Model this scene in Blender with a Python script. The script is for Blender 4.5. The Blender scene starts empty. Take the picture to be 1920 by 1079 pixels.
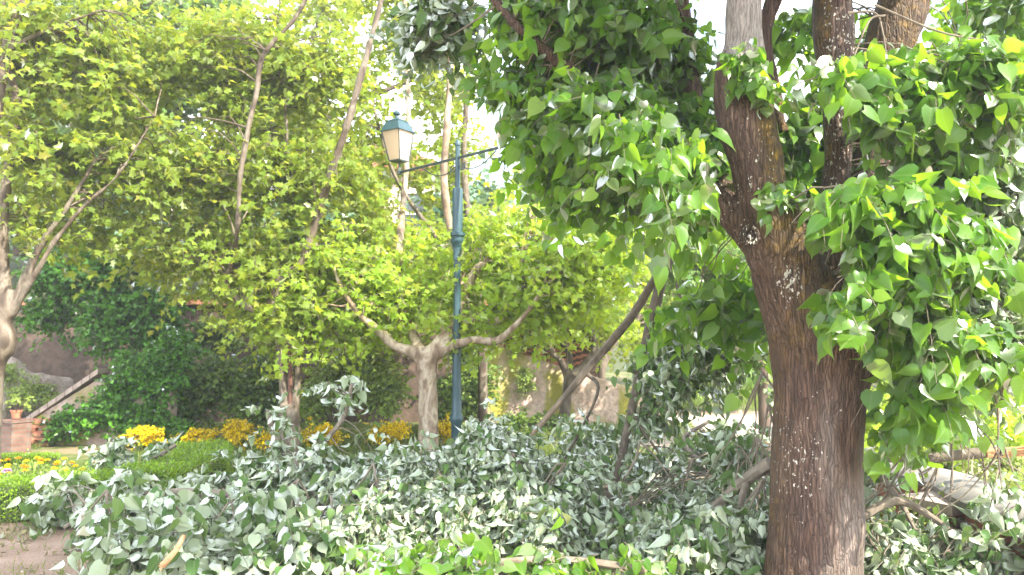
import bpy, bmesh, math, random
import numpy as np
from mathutils import Vector, noise as mnoise

R = math.radians
SC = bpy.context.scene
COL = SC.collection
random.seed(7)

# ------------------------------------------------------------------ camera
F = 1500.0                      # focal length in pixels of the 1920 px wide photograph
TILT = math.atan(91 / F)
CAMZ = 1.6
cam_data = bpy.data.cameras.new('camera')
cam_data.sensor_width = 36.0
cam_data.lens = 36.0 * F / 1920.0
cam_data.clip_start = 0.05
cam_data.clip_end = 2000.0
cam_data.dof.use_dof = True; cam_data.dof.focus_distance = 5.4; cam_data.dof.aperture_fstop = 2.6
cam = bpy.data.objects.new('camera', cam_data)
COL.objects.link(cam)
cam.location = (0, 0, CAMZ)
cam.rotation_euler = (math.pi / 2 + TILT, 0, 0)
SC.camera = cam

# ------------------------------------------------------------------ sky, sun, exposure
SUN_EL, SUN_AZ = R(43), R(132)   # azimuth measured clockwise from +Y (straight ahead)
world = bpy.data.worlds.new('World')
SC.world = world
world.use_nodes = True
wn = world.node_tree.nodes; wl = world.node_tree.links
wn.clear()
wo = wn.new('ShaderNodeOutputWorld'); bg = wn.new('ShaderNodeBackground')
sky = wn.new('ShaderNodeTexSky'); sky.sky_type = 'NISHITA'; sky.sun_disc = False
sky.sun_elevation = SUN_EL; sky.sun_rotation = SUN_AZ
sky.air_density = 1.0; sky.dust_density = 2.5; sky.ozone_density = 1.0
wtc = wn.new('ShaderNodeTexCoord'); wno = wn.new('ShaderNodeTexNoise')
wno.inputs['Scale'].default_value = 2.6; wno.inputs['Detail'].default_value = 7; wno.inputs['Roughness'].default_value = 0.6
wno.inputs['Distortion'].default_value = 0.6
wr = wn.new('ShaderNodeValToRGB'); wr.color_ramp.elements[0].position = 0.40; wr.color_ramp.elements[1].position = 0.58
wm = wn.new('ShaderNodeMix'); wm.data_type = 'RGBA'
wl.new(wtc.outputs['Generated'], wno.inputs['Vector']); wl.new(wno.outputs['Fac'], wr.inputs['Fac'])
wl.new(wr.outputs['Color'], wm.inputs['Factor']); wl.new(sky.outputs['Color'], wm.inputs[6])
wm.inputs[7].default_value = (9.5, 9.9, 10.6, 1)          # thin bright summer cloud
bg.inputs['Strength'].default_value = 0.15
wl.new(wm.outputs[2], bg.inputs['Color']); wl.new(bg.outputs['Background'], wo.inputs['Surface'])

sun_data = bpy.data.lights.new('sun', 'SUN'); sun_data.energy = 4.5; sun_data.angle = R(0.53)
sun_data.color = (1.0, 0.93, 0.80)
sun = bpy.data.objects.new('sun', sun_data); COL.objects.link(sun)
sd = Vector((math.sin(SUN_AZ) * math.cos(SUN_EL), math.cos(SUN_AZ) * math.cos(SUN_EL), math.sin(SUN_EL)))
sun.rotation_euler = sd.to_track_quat('Z', 'Y').to_euler()
sun.location = (20, -6, 25)

SC.view_settings.view_transform = 'Standard'
SC.view_settings.look = 'None'
SC.view_settings.exposure = 1.95
SC.view_settings.gamma = 1.0
SC.cycles.max_bounces = 8; SC.cycles.diffuse_bounces = 4; SC.cycles.glossy_bounces = 2
SC.cycles.transmission_bounces = 5; SC.cycles.transparent_max_bounces = 4
SC.cycles.use_denoising = True
SC.cycles.caustics_reflective = False; SC.cycles.caustics_refractive = False
SC.cycles.sample_clamp_indirect = 6.0

# ------------------------------------------------------------------ helpers
CT, ST = math.cos(TILT), math.sin(TILT)
def P(px, py, Y):
    u = (px - 960) / F; v = (540 - py) / F
    dy = CT - v * ST; dz = ST + v * CT
    s = Y / dy
    return np.array([u * s, Y, CAMZ + dz * s])
def gx(px, Y): return (px - 960) / F * Y

def tag(o, label=None, cat=None, group=None, kind=None):
    if label: o['label'] = label
    if cat: o['category'] = cat
    if group: o['group'] = group
    if kind: o['kind'] = kind
    return o
def empty(name, loc, label, cat, group=None):
    o = bpy.data.objects.new(name, None); COL.objects.link(o); o.location = Vector(loc)
    o.empty_display_size = 0.2
    return tag(o, label, cat, group)
def link(name, me, mat, parent=None):
    o = bpy.data.objects.new(name, me); COL.objects.link(o)
    if mat is not None:
        me.materials.clear(); me.materials.append(mat)
    if parent is not None:
        o.parent = parent
        l = parent.location
        if l.length > 0: o.location = -l
    return o

def np_mesh(name, verts, faces_flat, counts, smooth=True, attrs=None):
    me = bpy.data.meshes.new(name)
    nv = len(verts); nl = len(faces_flat); nf = len(counts)
    me.vertices.add(nv); me.loops.add(nl); me.polygons.add(nf)
    me.vertices.foreach_set('co', np.ascontiguousarray(verts, dtype=np.float32).ravel())
    me.loops.foreach_set('vertex_index', np.ascontiguousarray(faces_flat, dtype=np.int32))
    st = np.zeros(nf, dtype=np.int32); st[1:] = np.cumsum(counts)[:-1]
    me.polygons.foreach_set('loop_start', st)
    me.polygons.foreach_set('loop_total', np.asarray(counts, dtype=np.int32))
    me.polygons.foreach_set('use_smooth', np.full(nf, bool(smooth)))
    me.update(calc_edges=True)
    if smooth and nf < 3000: me.set_sharp_from_angle(angle=R(38))
    if attrs:
        for k, a in attrs.items():
            at = me.attributes.new(k, 'FLOAT', 'POINT'); at.data.foreach_set('value', np.asarray(a, dtype=np.float32))
    return me

def vnoise(p, seed=0):
    """smooth value noise, p (N,3) -> (N,) in 0..1"""
    i = np.floor(p).astype(np.int64); f = p - i; f = f * f * (3 - 2 * f)
    def h(ix, iy, iz):
        n = (ix * 374761393 + iy * 668265263 + iz * 2147483647 + seed * 974711) & 0xffffffff
        n = ((n ^ (n >> 13)) * 1274126177) & 0xffffffff
        n = (n ^ (n >> 16)) & 0xffffffff
        return n.astype(np.float64) / 4294967295.0
    r = 0
    for dx in (0, 1):
        wx = f[:, 0] if dx else 1 - f[:, 0]
        for dy in (0, 1):
            wy = f[:, 1] if dy else 1 - f[:, 1]
            for dz in (0, 1):
                wz = f[:, 2] if dz else 1 - f[:, 2]
                r = r + wx * wy * wz * h(i[:, 0] + dx, i[:, 1] + dy, i[:, 2] + dz)
    return r

def catmull(pts, n):
    p = np.asarray(pts, float)
    if len(p) == 2:
        t = np.linspace(0, 1, n + 1)[:, None]; return p[0] * (1 - t) + p[1] * t
    q = np.vstack([2 * p[0] - p[1], p, 2 * p[-1] - p[-2]]); out = []
    for i in range(1, len(q) - 2):
        for t in np.arange(n) / n:
            a, b, c, d = q[i - 1], q[i], q[i + 1], q[i + 2]
            out.append(0.5 * ((2 * b) + (-a + c) * t + (2 * a - 5 * b + 4 * c - d) * t * t + (-a + 3 * b - 3 * c + d) * t ** 3))
    out.append(p[-1]); return np.array(out)

class MB:
    """collects shapes, then links them as ONE mesh object"""
    def __init__(s): s.v = []; s.f = []; s.n = 0
    def add(s, v, f):
        b = s.n; s.v.append(np.asarray(v, float)); s.f += [tuple(b + i for i in q) for q in f]; s.n += len(v)
    def box(s, c, d, rz=0.0, taper=1.0, bev=0.0):
        x, y, z = d[0] / 2, d[1] / 2, d[2] / 2
        v = np.array([(-x, -y, -z), (x, -y, -z), (x, y, -z), (-x, y, -z), (-x * taper, -y * taper, z), (x * taper, -y * taper, z), (x * taper, y * taper, z), (-x * taper, y * taper, z)])
        ca, sa = math.cos(rz), math.sin(rz)
        v = np.stack([v[:, 0] * ca - v[:, 1] * sa, v[:, 0] * sa + v[:, 1] * ca, v[:, 2]], 1) + np.asarray(c, float)
        s.add(v, [(0, 3, 2, 1), (4, 5, 6, 7), (0, 1, 5, 4), (1, 2, 6, 5), (2, 3, 7, 6), (3, 0, 4, 7)])
    def tube(s, pts, rad, sides=8, sub=1, wob=0.0, rng=None):
        a = np.hstack([np.asarray(pts, float), np.asarray(rad, float).reshape(-1, 1)])
        if sub > 1: a = catmull(a, sub)
        p, r = a[:, :3], np.maximum(a[:, 3], 0.0008)
        t = np.gradient(p, axis=0); t /= np.linalg.norm(t, axis=1)[:, None] + 1e-9
        u = np.cross(t[0], (0.31, 0.2, 0.93) if abs(t[0][2]) < .9 else (1, 0, 0)); u /= np.linalg.norm(u)
        V = []; ang = np.arange(sides) * 2 * math.pi / sides
        for i in range(len(p)):
            u = u - t[i] * np.dot(u, t[i]); u /= np.linalg.norm(u) + 1e-9
            w = np.cross(t[i], u)
            rr = r[i] * (1 + (wob * (rng.random(sides) - .5) if wob else 0))
            V.append(p[i] + (np.cos(ang) * rr)[:, None] * u + (np.sin(ang) * rr)[:, None] * w)
        V = np.vstack(V); Fc = []
        for i in range(len(p) - 1):
            for k in range(sides):
                k2 = (k + 1) % sides
                Fc.append((i * sides + k, i * sides + k2, (i + 1) * sides + k2, (i + 1) * sides + k))
        Fc.append(tuple(range(sides - 1, -1, -1))); Fc.append(tuple((len(p) - 1) * sides + k for k in range(sides)))
        s.add(V, Fc)
    def lathe(s, prof, c, sides=24):
        V = []; Fc = []; ang = np.arange(sides) * 2 * math.pi / sides
        for r, z in prof:
            V.append(np.stack([np.cos(ang) * r + c[0], np.sin(ang) * r + c[1], np.full(sides, z + c[2])], 1))
        V = np.vstack(V); n = len(prof)
        for i in range(n - 1):
            for k in range(sides):
                k2 = (k + 1) % sides
                Fc.append((i * sides + k, i * sides + k2, (i + 1) * sides + k2, (i + 1) * sides + k))
        Fc.append(tuple(range(sides - 1, -1, -1))); Fc.append(tuple((n - 1) * sides + k for k in range(sides)))
        s.add(V, Fc)
    def prism(s, poly, y0, y1, axis='y'):
        """polygon of (x,z) extruded along y"""
        n = len(poly)
        v = [(x, y0, z) for x, z in poly] + [(x, y1, z) for x, z in poly]
        f = [tuple(range(n)), tuple(range(2 * n - 1, n - 1, -1))] + [(i, i + n, (i + 1) % n + n, (i + 1) % n) for i in range(n)]
        s.add(v, f)
    def mesh(s, name, smooth=False):
        v = np.vstack(s.v); ff = [i for q in s.f for i in q]; cn = [len(q) for q in s.f]
        return np_mesh(name, v, ff, cn, smooth)
    def build(s, name, mat, parent=None, smooth=False):
        return link(name, s.mesh(name, smooth), mat, parent)

# ------------------------------------------------------------------ materials
def newmat(name):
    m = bpy.data.materials.new(name); m.use_nodes = True
    nt = m.node_tree; nt.nodes.clear()
    return m, nt, nt.nodes, nt.links
def ramp(N, L, fac, stops):
    r = N.new('ShaderNodeValToRGB'); e = r.color_ramp.elements
    while len(e) > 1: e.remove(e[-1])
    e[0].position = stops[0][0]; e[0].color = (*stops[0][1], 1)
    for p, c in stops[1:]:
        k = e.new(p); k.color = (*c, 1)
    if fac is not None: L.new(fac, r.inputs['Fac'])
    return r.outputs['Color']
def g3(v): return (v, v, v)
def tex(N, L, kind, scale, vec=None, detail=5, rough=0.6, **kw):
    t = N.new('ShaderNodeTex' + kind); t.inputs['Scale'].default_value = scale
    if 'Detail' in t.inputs: t.inputs['Detail'].default_value = detail
    if 'Roughness' in t.inputs and kind == 'Noise': t.inputs['Roughness'].default_value = rough
    for k, v in kw.items():
        t.inputs[k].default_value = v
    if vec is not None: L.new(vec, t.inputs['Vector'])
    return t
def coords(N, L, scale=(1, 1, 1), loc=(0, 0, 0), rot=(0, 0, 0)):
    c = N.new('ShaderNodeNewGeometry'); m = N.new('ShaderNodeMapping')
    m.inputs['Scale'].default_value = scale; m.inputs['Location'].default_value = loc; m.inputs['Rotation'].default_value = rot
    L.new(c.outputs['Position'], m.inputs['Vector']); return m.outputs['Vector']
def mix(N, L, fac, a, b, mode='MIX'):
    m = N.new('ShaderNodeMix'); m.data_type = 'RGBA'; m.blend_type = mode
    for k, v in ((0, fac), (6, a), (7, b)):
        if isinstance(v, (int, float)): m.inputs[k].default_value = v
        elif isinstance(v, tuple): m.inputs[k].default_value = (*v, 1)
        else: L.new(v, m.inputs[k])
    return m.outputs[2]

def leaf_mat(name, top, top2, back, trans, tfac=0.45, gloss=0.5, rough=0.38, odd=None, veins=False):
    """two-sided leaf: darker glossy upper side, own colour below, light passes through"""
    m, nt, N, L = newmat(name)
    out = N.new('ShaderNodeOutputMaterial')
    at = N.new('ShaderNodeAttribute'); at.attribute_name = 'rnd'
    geo = N.new('ShaderNodeNewGeometry')
    no = tex(N, L, 'Noise', 1.7, coords(N, L), 2)
    stops = [(0.0, top), (0.92, top2)]
    if odd: stops += [(0.94, top2), (0.97, odd)]
    c = ramp(N, L, at.outputs['Fac'], stops)
    c = mix(N, L, 1.0, c, ramp(N, L, no.outputs['Fac'], [(0.3, g3(0.72)), (0.7, g3(1.25))]), 'MULTIPLY')
    bk = mix(N, L, 1.0, back, ramp(N, L, at.outputs['Fac'], [(0, (.62, .66, .55)), (.55, (.9, .92, .82)), (1, g3(1.25))]), 'MULTIPLY')
    col = mix(N, L, geo.outputs['Backfacing'], c, bk)
    if veins:
        ax = N.new('ShaderNodeAttribute'); ax.attribute_name = 'lx'; ay = N.new('ShaderNodeAttribute'); ay.attribute_name = 'ly'
        def mth(op, a, b):
            q = N.new('ShaderNodeMath'); q.operation = op
            for i_, v_ in enumerate((a, b)):
                if isinstance(v_, (int, float)): q.inputs[i_].default_value = v_
                elif v_ is not None: L.new(v_, q.inputs[i_])
            return q.outputs[0]
        w_ = mth('SINE', mth('MULTIPLY', mth('SUBTRACT', ay.outputs['Fac'], mth('MULTIPLY', ax.outputs['Fac'], .8)), 40.0), None)
        sv = mth('MULTIPLY', mth('GREATER_THAN', w_, .86), .55)
        vein = mth('MAXIMUM', sv, mth('LESS_THAN', ax.outputs['Fac'], .02))
        col = mix(N, L, mth('MULTIPLY', vein, .45), col, (0.28, 0.36, 0.15))
    tr = mix(N, L, 1.0, trans, ramp(N, L, at.outputs['Fac'], [(0, (0.75, 0.85, 0.8)), (1, (1.12, 1.08, 1.0))]), 'MULTIPLY')
    d = N.new('ShaderNodeBsdfDiffuse'); L.new(col, d.inputs['Color'])
    t = N.new('ShaderNodeBsdfTranslucent'); L.new(tr, t.inputs['Color'])
    ms = N.new('ShaderNodeMixShader'); ms.inputs[0].default_value = tfac
    L.new(d.outputs[0], ms.inputs[1]); L.new(t.outputs[0], ms.inputs[2])
    g = N.new('ShaderNodeBsdfGlossy'); g.inputs['Roughness'].default_value = rough
    fr = N.new('ShaderNodeFresnel'); fr.inputs['IOR'].default_value = 1.4
    mu = N.new('ShaderNodeMath'); mu.operation = 'MULTIPLY'; mu.inputs[1].default_value = gloss
    L.new(fr.outputs[0], mu.inputs[0])
    m2 = N.new('ShaderNodeMixShader'); L.new(mu.outputs[0], m2.inputs[0])
    L.new(ms.outputs[0], m2.inputs[1]); L.new(g.outputs[0], m2.inputs[2])
    L.new(m2.outputs[0], out.inputs['Surface'])
    return m

def solid(name, c1, c2, scale=8, rough=0.8, bump=0.3, vscale=(1, 1, 1), metallic=0.0, detail=6, spec=0.5, stops=None, bdist=0.01):
    m, nt, N, L = newmat(name)
    out = N.new('ShaderNodeOutputMaterial'); b = N.new('ShaderNodeBsdfPrincipled')
    v = coords(N, L, vscale); n = tex(N, L, 'Noise', scale, v, detail)
    col = ramp(N, L, n.outputs['Fac'], stops or [(0.3, c1), (0.7, c2)])
    L.new(col, b.inputs['Base Color']); b.inputs['Roughness'].default_value = rough
    b.inputs['Metallic'].default_value = metallic; b.inputs['Specular IOR Level'].default_value = spec
    if bump:
        n2 = tex(N, L, 'Noise', scale * 3, v, detail)
        bp = N.new('ShaderNodeBump'); bp.inputs['Strength'].default_value = bump; bp.inputs['Distance'].default_value = bdist
        L.new(n2.outputs['Fac'], bp.inputs['Height']); L.new(bp.outputs[0], b.inputs['Normal'])
    L.new(b.outputs[0], out.inputs['Surface'])
    return m

M = {}
M['lime_leaf'] = leaf_mat('lime_leaf', (0.042, 0.130, 0.013), (0.100, 0.215, 0.020), (0.15, 0.22, 0.10), (0.42, 0.72, 0.03), 0.52, 0.75, 0.30, veins=True)
M['lime_fallen'] = leaf_mat('lime_fallen_leaf', (0.050, 0.12, 0.030), (0.10, 0.18, 0.050), (0.41, 0.475, 0.37), (0.30, 0.42, 0.12), 0.30, 0.4, 0.42, veins=True)
M['plane_leaf'] = leaf_mat('plane_leaf', (0.125, 0.205, 0.024), (0.200, 0.280, 0.036), (0.22, 0.29, 0.08), (0.62, 0.68, 0.05), 0.54, 0.35, 0.45, odd=(0.22, 0.21, 0.03))
M['plane_bright'] = leaf_mat('plane_leaf_sunlit', (0.17, 0.29, 0.028), (0.25, 0.37, 0.04), (0.26, 0.38, 0.08), (0.74, 0.88, 0.05), 0.52, 0.35, 0.45)  # brighter copy of the plane leaf, its translucent glow put into the colour
M['ivy'] = leaf_mat('ivy_leaf', (0.048, 0.165, 0.012), (0.110, 0.290, 0.020), (0.09, 0.17, 0.04), (0.20, 0.42, 0.02), 0.30, 0.8, 0.30)
M['shrub'] = leaf_mat('shrub_leaf', (0.080, 0.160, 0.022), (0.170, 0.250, 0.045), (0.13, 0.19, 0.06), (0.28, 0.40, 0.05), 0.34, 0.7, 0.32)
M['shrub_pale'] = leaf_mat('shrub_leaf_pale', (0.17, 0.28, 0.04), (0.29, 0.38, 0.08), (0.18, 0.25, 0.08), (0.42, 0.52, 0.08), 0.38, 0.6, 0.36)
M['box'] = leaf_mat('box_hedge_leaf', (0.11, 0.22, 0.015), (0.22, 0.36, 0.03), (0.15, 0.24, 0.03), (0.42, 0.58, 0.03), 0.40, 0.5, 0.4)
M['far_leaf'] = leaf_mat('far_leaf', (0.080, 0.17, 0.040), (0.15, 0.25, 0.06), (0.18, 0.26, 0.11), (0.40, 0.58, 0.10), 0.46, 0.4, 0.45)
M['blue_leaf'] = leaf_mat('blue_green_leaf', (0.08, 0.17, 0.10), (0.15, 0.25, 0.15), (0.16, 0.22, 0.15), (0.22, 0.34, 0.12), 0.35, 0.4, 0.45)
M['yellow'] = leaf_mat('yellow_petal', (0.80, 0.56, 0.006), (0.90, 0.70, 0.012), (0.6, 0.45, 0.02), (0.85, 0.62, 0.02), 0.35, 0.2, 0.5)
M['orange'] = leaf_mat('orange_petal', (0.75, 0.27, 0.01), (0.85, 0.42, 0.015), (0.7, 0.3, 0.02), (0.85, 0.4, 0.02), 0.3, 0.2, 0.5)
M['mauve'] = leaf_mat('mauve_petal', (0.45, 0.22, 0.48), (0.55, 0.30, 0.55), (0.45, 0.25, 0.45), (0.5, 0.3, 0.5), 0.3, 0.2, 0.5)
M['grass'] = leaf_mat('grass_blade', (0.10, 0.17, 0.02), (0.20, 0.27, 0.045), (0.15, 0.22, 0.04), (0.36, 0.46, 0.05), 0.4, 0.3, 0.5)
M['litter'] = leaf_mat('dry_leaf', (0.20, 0.14, 0.06), (0.28, 0.27, 0.14), (0.32, 0.28, 0.18), (0.3, 0.25, 0.1), 0.2, 0.2, 0.5)

def bark_lime():
    m, nt, N, L = newmat('lime_bark')
    out = N.new('ShaderNodeOutputMaterial'); b = N.new('ShaderNodeBsdfPrincipled')
    v = coords(N, L, (1, 1, 0.075)); vp = coords(N, L)
    at = N.new('ShaderNodeAttribute'); at.attribute_name = 'ridge'
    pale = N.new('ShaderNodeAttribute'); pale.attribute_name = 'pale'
    mossa = N.new('ShaderNodeAttribute'); mossa.attribute_name = 'moss'
    lich = N.new('ShaderNodeAttribute'); lich.attribute_name = 'lichen'
    n = tex(N, L, 'Noise', 55, v, 6, 0.65)
    wv = N.new('ShaderNodeVectorMath'); wv.operation = 'MULTIPLY_ADD'
    wn_ = tex(N, L, 'Noise', 7, coords(N, L, (1, 1, .5)), 4)
    L.new(wn_.outputs['Color'], wv.inputs[0]); wv.inputs[1].default_value = (.10, .10, .02); L.new(v, wv.inputs[2])
    vo = N.new('ShaderNodeTexVoronoi'); vo.feature = 'DISTANCE_TO_EDGE'; vo.inputs['Scale'].default_value = 52; L.new(wv.outputs[0], vo.inputs['Vector'])
    crack = ramp(N, L, vo.outputs['Distance'], [(0.0, g3(0.0)), (0.10, g3(.75)), (.35, g3(1))])
    c = ramp(N, L, n.outputs['Fac'], [(0.30, (0.030, 0.019, 0.013)), (0.46, (0.078, 0.051, 0.036)), (0.57, (0.130, 0.097, 0.077)), (0.72, (0.25, 0.215, 0.185))])
    c = mix(N, L, 1.0, c, ramp(N, L, crack, [(0, g3(.72)), (1, g3(1.08))]), 'MULTIPLY')
    big = tex(N, L, 'Noise', 2.2, vp, 3)
    c = mix(N, L, 1.0, c, ramp(N, L, big.outputs['Fac'], [(0.35, (0.85, 0.68, 0.60)), (0.65, (1.1, 1.05, 1.02))]), 'MULTIPLY')
    c = mix(N, L, 1.0, c, ramp(N, L, at.outputs['Fac'], [(0.0, g3(0.62)), (0.6, g3(1.08))]), 'MULTIPLY')
    mn = tex(N, L, 'Noise', 14, vp, 6, 0.7)
    mosc = ramp(N, L, mn.outputs['Fac'], [(0.3, (0.040, 0.032, 0.007)), (0.5, (0.095, 0.068, 0.010)), (0.66, (0.30, 0.20, 0.018))])
    ma = N.new('ShaderNodeMath'); ma.operation = 'MULTIPLY_ADD'; L.new(mn.outputs['Fac'], ma.inputs[0]); ma.inputs[1].default_value = 1.6
    sb = N.new('ShaderNodeMath'); sb.operation = 'MULTIPLY'; L.new(ma.outputs[0], sb.inputs[0]); L.new(mossa.outputs['Fac'], sb.inputs[1])
    ma.inputs[2].default_value = -0.1
    sb.use_clamp = True
    c = mix(N, L, sb.outputs[0], c, mosc)
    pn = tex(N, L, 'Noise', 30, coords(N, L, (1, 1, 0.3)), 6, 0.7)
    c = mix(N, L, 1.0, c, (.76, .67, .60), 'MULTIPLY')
    sunlit_col = ramp(N, L, pn.outputs['Fac'], [(0.3, (0.12, 0.10, 0.085)), (0.5, (0.30, 0.27, 0.24)), (0.8, (0.45, 0.42, 0.38))])  # light grey tone that paints sunlight onto the bark
    c = mix(N, L, pale.outputs['Fac'], c, sunlit_col)
    # white crusty lichen flecks
    ln = tex(N, L, 'Noise', 38, vp, 3, 0.5)
    lv = tex(N, L, 'Noise', 90, coords(N, L, (1, 1, 0.55)), 2, 0.5)
    a1 = N.new('ShaderNodeMath'); a1.operation = 'ADD'; L.new(ln.outputs['Fac'], a1.inputs[0]); L.new(lv.outputs['Fac'], a1.inputs[1])
    a2 = N.new('ShaderNodeMath'); a2.operation = 'MULTIPLY_ADD'; L.new(lich.outputs['Fac'], a2.inputs[0]); a2.inputs[1].default_value = 0.30; L.new(a1.outputs[0], a2.inputs[2])
    lf = ramp(N, L, a2.outputs[0], [(0.0, g3(0)), (1.0, g3(0))])
    mr = N.new('ShaderNodeMapRange'); mr.inputs['From Min'].default_value = 1.11; mr.inputs['From Max'].default_value = 1.15
    L.new(a2.outputs[0], mr.inputs['Value'])
    c = mix(N, L, mr.outputs[0], c, (0.56, 0.54, 0.46))
    L.new(c, b.inputs['Base Color']); b.inputs['Roughness'].default_value = 0.72; b.inputs['Specular IOR Level'].default_value = 0.45
    bp = N.new('ShaderNodeBump'); bp.inputs['Strength'].default_value = 0.9; bp.inputs['Distance'].default_value = 0.012
    hh = N.new('ShaderNodeMath'); hh.operation = 'MULTIPLY_ADD'; L.new(n.outputs['Fac'], hh.inputs[0]); hh.inputs[1].default_value = .5; L.new(crack, hh.inputs[2]); L.new(hh.outputs[0], bp.inputs['Height']); L.new(bp.outputs[0], b.inputs['Normal'])
    L.new(b.outputs[0], out.inputs['Surface']); return m
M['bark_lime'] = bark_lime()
M['twig_lime'] = solid('lime_branch_bark', (0.11, 0.085, 0.060), (0.24, 0.20, 0.15), 14, 0.8, 0.5, (1, 1, 0.3))
M['dark_pole'] = solid('hung_branch_bark', (0.055, 0.042, 0.028), (0.15, 0.12, 0.085), 16, 0.85, 0.6, (1, 1, .5))
M['wood_broken'] = solid('torn_wood', (0.36, 0.17, 0.07), (0.55, 0.33, 0.17), 22, 0.7, 0.5, (1, 1, 1))

def bark_plane(name='plane_bark', k=1.0):
    m, nt, N, L = newmat(name)
    out = N.new('ShaderNodeOutputMaterial'); b = N.new('ShaderNodeBsdfPrincipled')
    v = coords(N, L, (1, 1, 0.45))
    n = tex(N, L, 'Noise', 5.5, v, 3, 0.5, Distortion=1.2)
    c = ramp(N, L, n.outputs['Fac'], [(0.34, (0.085, 0.058, 0.036)), (0.42, (0.14, 0.098, 0.062)), (0.50, (0.21, 0.16, 0.11)), (0.58, (0.32, 0.27, 0.20)), (0.66, (0.17, 0.135, 0.09))])
    c = mix(N, L, 1.0, c, (k, k, k), 'MULTIPLY')
    n2 = tex(N, L, 'Noise', 60, v, 4, 0.6)
    c = mix(N, L, 1.0, c, ramp(N, L, n2.outputs['Fac'], [(0.3, g3(0.75)), (0.7, g3(1.15))]), 'MULTIPLY')
    L.new(c, b.inputs['Base Color']); b.inputs['Roughness'].default_value = 0.75
    bp = N.new('ShaderNodeBump'); bp.inputs['Strength'].default_value = 0.5; bp.inputs['Distance'].default_value = 0.01
    L.new(n.outputs['Fac'], bp.inputs['Height']); L.new(bp.outputs[0], b.inputs['Normal'])
    L.new(b.outputs[0], out.inputs['Surface']); return m
M['bark_plane'] = bark_plane(k=.56); M['bark_cream'] = bark_plane('cream_bark', 1.4)
M['cavity'] = solid('heartwood', (0.06, 0.030, 0.020), (0.16, 0.075, 0.05), 25, 0.9, 0.6, (1, 1, 0.15))
M['dark_bark'] = solid('dark_bark', (0.05, 0.035, 0.025), (0.13, 0.09, 0.065), 18, 0.85, 0.6, (1, 1, 0.25))

def ground_mat(name, stops, scale, fine, bump=0.4, patch=None):
    m, nt, N, L = newmat(name)
    out = N.new('ShaderNodeOutputMaterial'); b = N.new('ShaderNodeBsdfPrincipled')
    v = coords(N, L); n = tex(N, L, 'Noise', scale, v, 8, 0.65)
    c = ramp(N, L, n.outputs['Fac'], stops)
    n2 = tex(N, L, 'Noise', fine, v, 5, 0.7)
    c = mix(N, L, 1.0, c, ramp(N, L, n2.outputs['Fac'], [(0.3, g3(0.62)), (0.7, g3(1.25))]), 'MULTIPLY')
    if patch:
        n3 = tex(N, L, 'Noise', 1.1, v, 4, 0.7)
        f = ramp(N, L, n3.outputs['Fac'], [(0.46, g3(0)), (0.60, g3(1))])
        c = mix(N, L, f, c, patch)
    L.new(c, b.inputs['Base Color']); b.inputs['Roughness'].default_value = 0.95; b.inputs['Specular IOR Level'].default_value = 0.2
    bp = N.new('ShaderNodeBump'); bp.inputs['Strength'].default_value = bump; bp.inputs['Distance'].default_value = 0.02
    L.new(n2.outputs['Fac'], bp.inputs['Height']); L.new(bp.outputs[0], b.inputs['Normal'])
    L.new(b.outputs[0], out.inputs['Surface']); return m
M['dirt'] = ground_mat('dirt', [(0.3, (0.20, 0.135, 0.095)), (0.55, (0.30, 0.215, 0.16)), (0.75, (0.37, 0.28, 0.22))], 2.5, 60)
M['gravel'] = ground_mat('pale_gravel', [(0.3, (0.36, 0.29, 0.24)), (0.7, (0.50, 0.42, 0.36))], 1.5, 90)
M['lawn'] = ground_mat('lawn_soil', [(0.3, (0.055, 0.085, 0.018)), (0.6, (0.10, 0.14, 0.03)), (0.8, (0.16, 0.17, 0.05))], 4, 70, 0.5, (0.22, 0.17, 0.10))
M['hill'] = ground_mat('hillside_soil', [(0.3, (0.04, 0.06, 0.02)), (0.7, (0.09, 0.10, 0.04))], 1, 20, 0.6)
M['soil'] = ground_mat('bed_soil', [(0.3, (0.06, 0.045, 0.03)), (0.7, (0.13, 0.10, 0.06))], 6, 60, 0.6)

def wall_mat(name, base, stain, moss=None):
    m, nt, N, L = newmat(name)
    out = N.new('ShaderNodeOutputMaterial'); b = N.new('ShaderNodeBsdfPrincipled')
    v = coords(N, L); n = tex(N, L, 'Noise', 3.5, v, 8, 0.7)
    c = ramp(N, L, n.outputs['Fac'], [(0.35, stain), (0.6, base)])
    vo = tex(N, L, 'Noise', 16, v, 4)
    c = mix(N, L, 1.0, c, ramp(N, L, vo.outputs['Fac'], [(0.3, g3(0.7)), (0.65, g3(1.15))]), 'MULTIPLY')
    if moss:
        mn = tex(N, L, 'Noise', 1.6, coords(N, L, (1, 1, 0.4), (3, 0, 1)), 5, 0.6)
        c = mix(N, L, ramp(N, L, mn.outputs['Fac'], [(0.52, g3(0)), (0.62, g3(1))]), c, moss)
    L.new(c, b.inputs['Base Color']); b.inputs['Roughness'].default_value = 0.9
    bp = N.new('ShaderNodeBump'); bp.inputs['Strength'].default_value = 0.6; bp.inputs['Distance'].default_value = 0.03
    L.new(vo.outputs['Fac'], bp.inputs['Height']); L.new(bp.outputs[0], b.inputs['Normal'])
    L.new(b.outputs[0], out.inputs['Surface']); return m
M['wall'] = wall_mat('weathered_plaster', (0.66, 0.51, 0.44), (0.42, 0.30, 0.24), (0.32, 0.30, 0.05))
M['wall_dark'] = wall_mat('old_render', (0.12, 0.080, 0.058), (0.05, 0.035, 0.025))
M['render_pink'] = wall_mat('house_render', (0.72, 0.58, 0.50), (0.60, 0.46, 0.40))
M['stone'] = solid('grey_stone', (0.15, 0.14, 0.125), (0.26, 0.245, 0.22), 9, 0.85, 0.5)
M['stone_pink'] = solid('pink_stone', (0.34, 0.25, 0.21), (0.50, 0.40, 0.35), 9, 0.85, 0.5)
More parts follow.
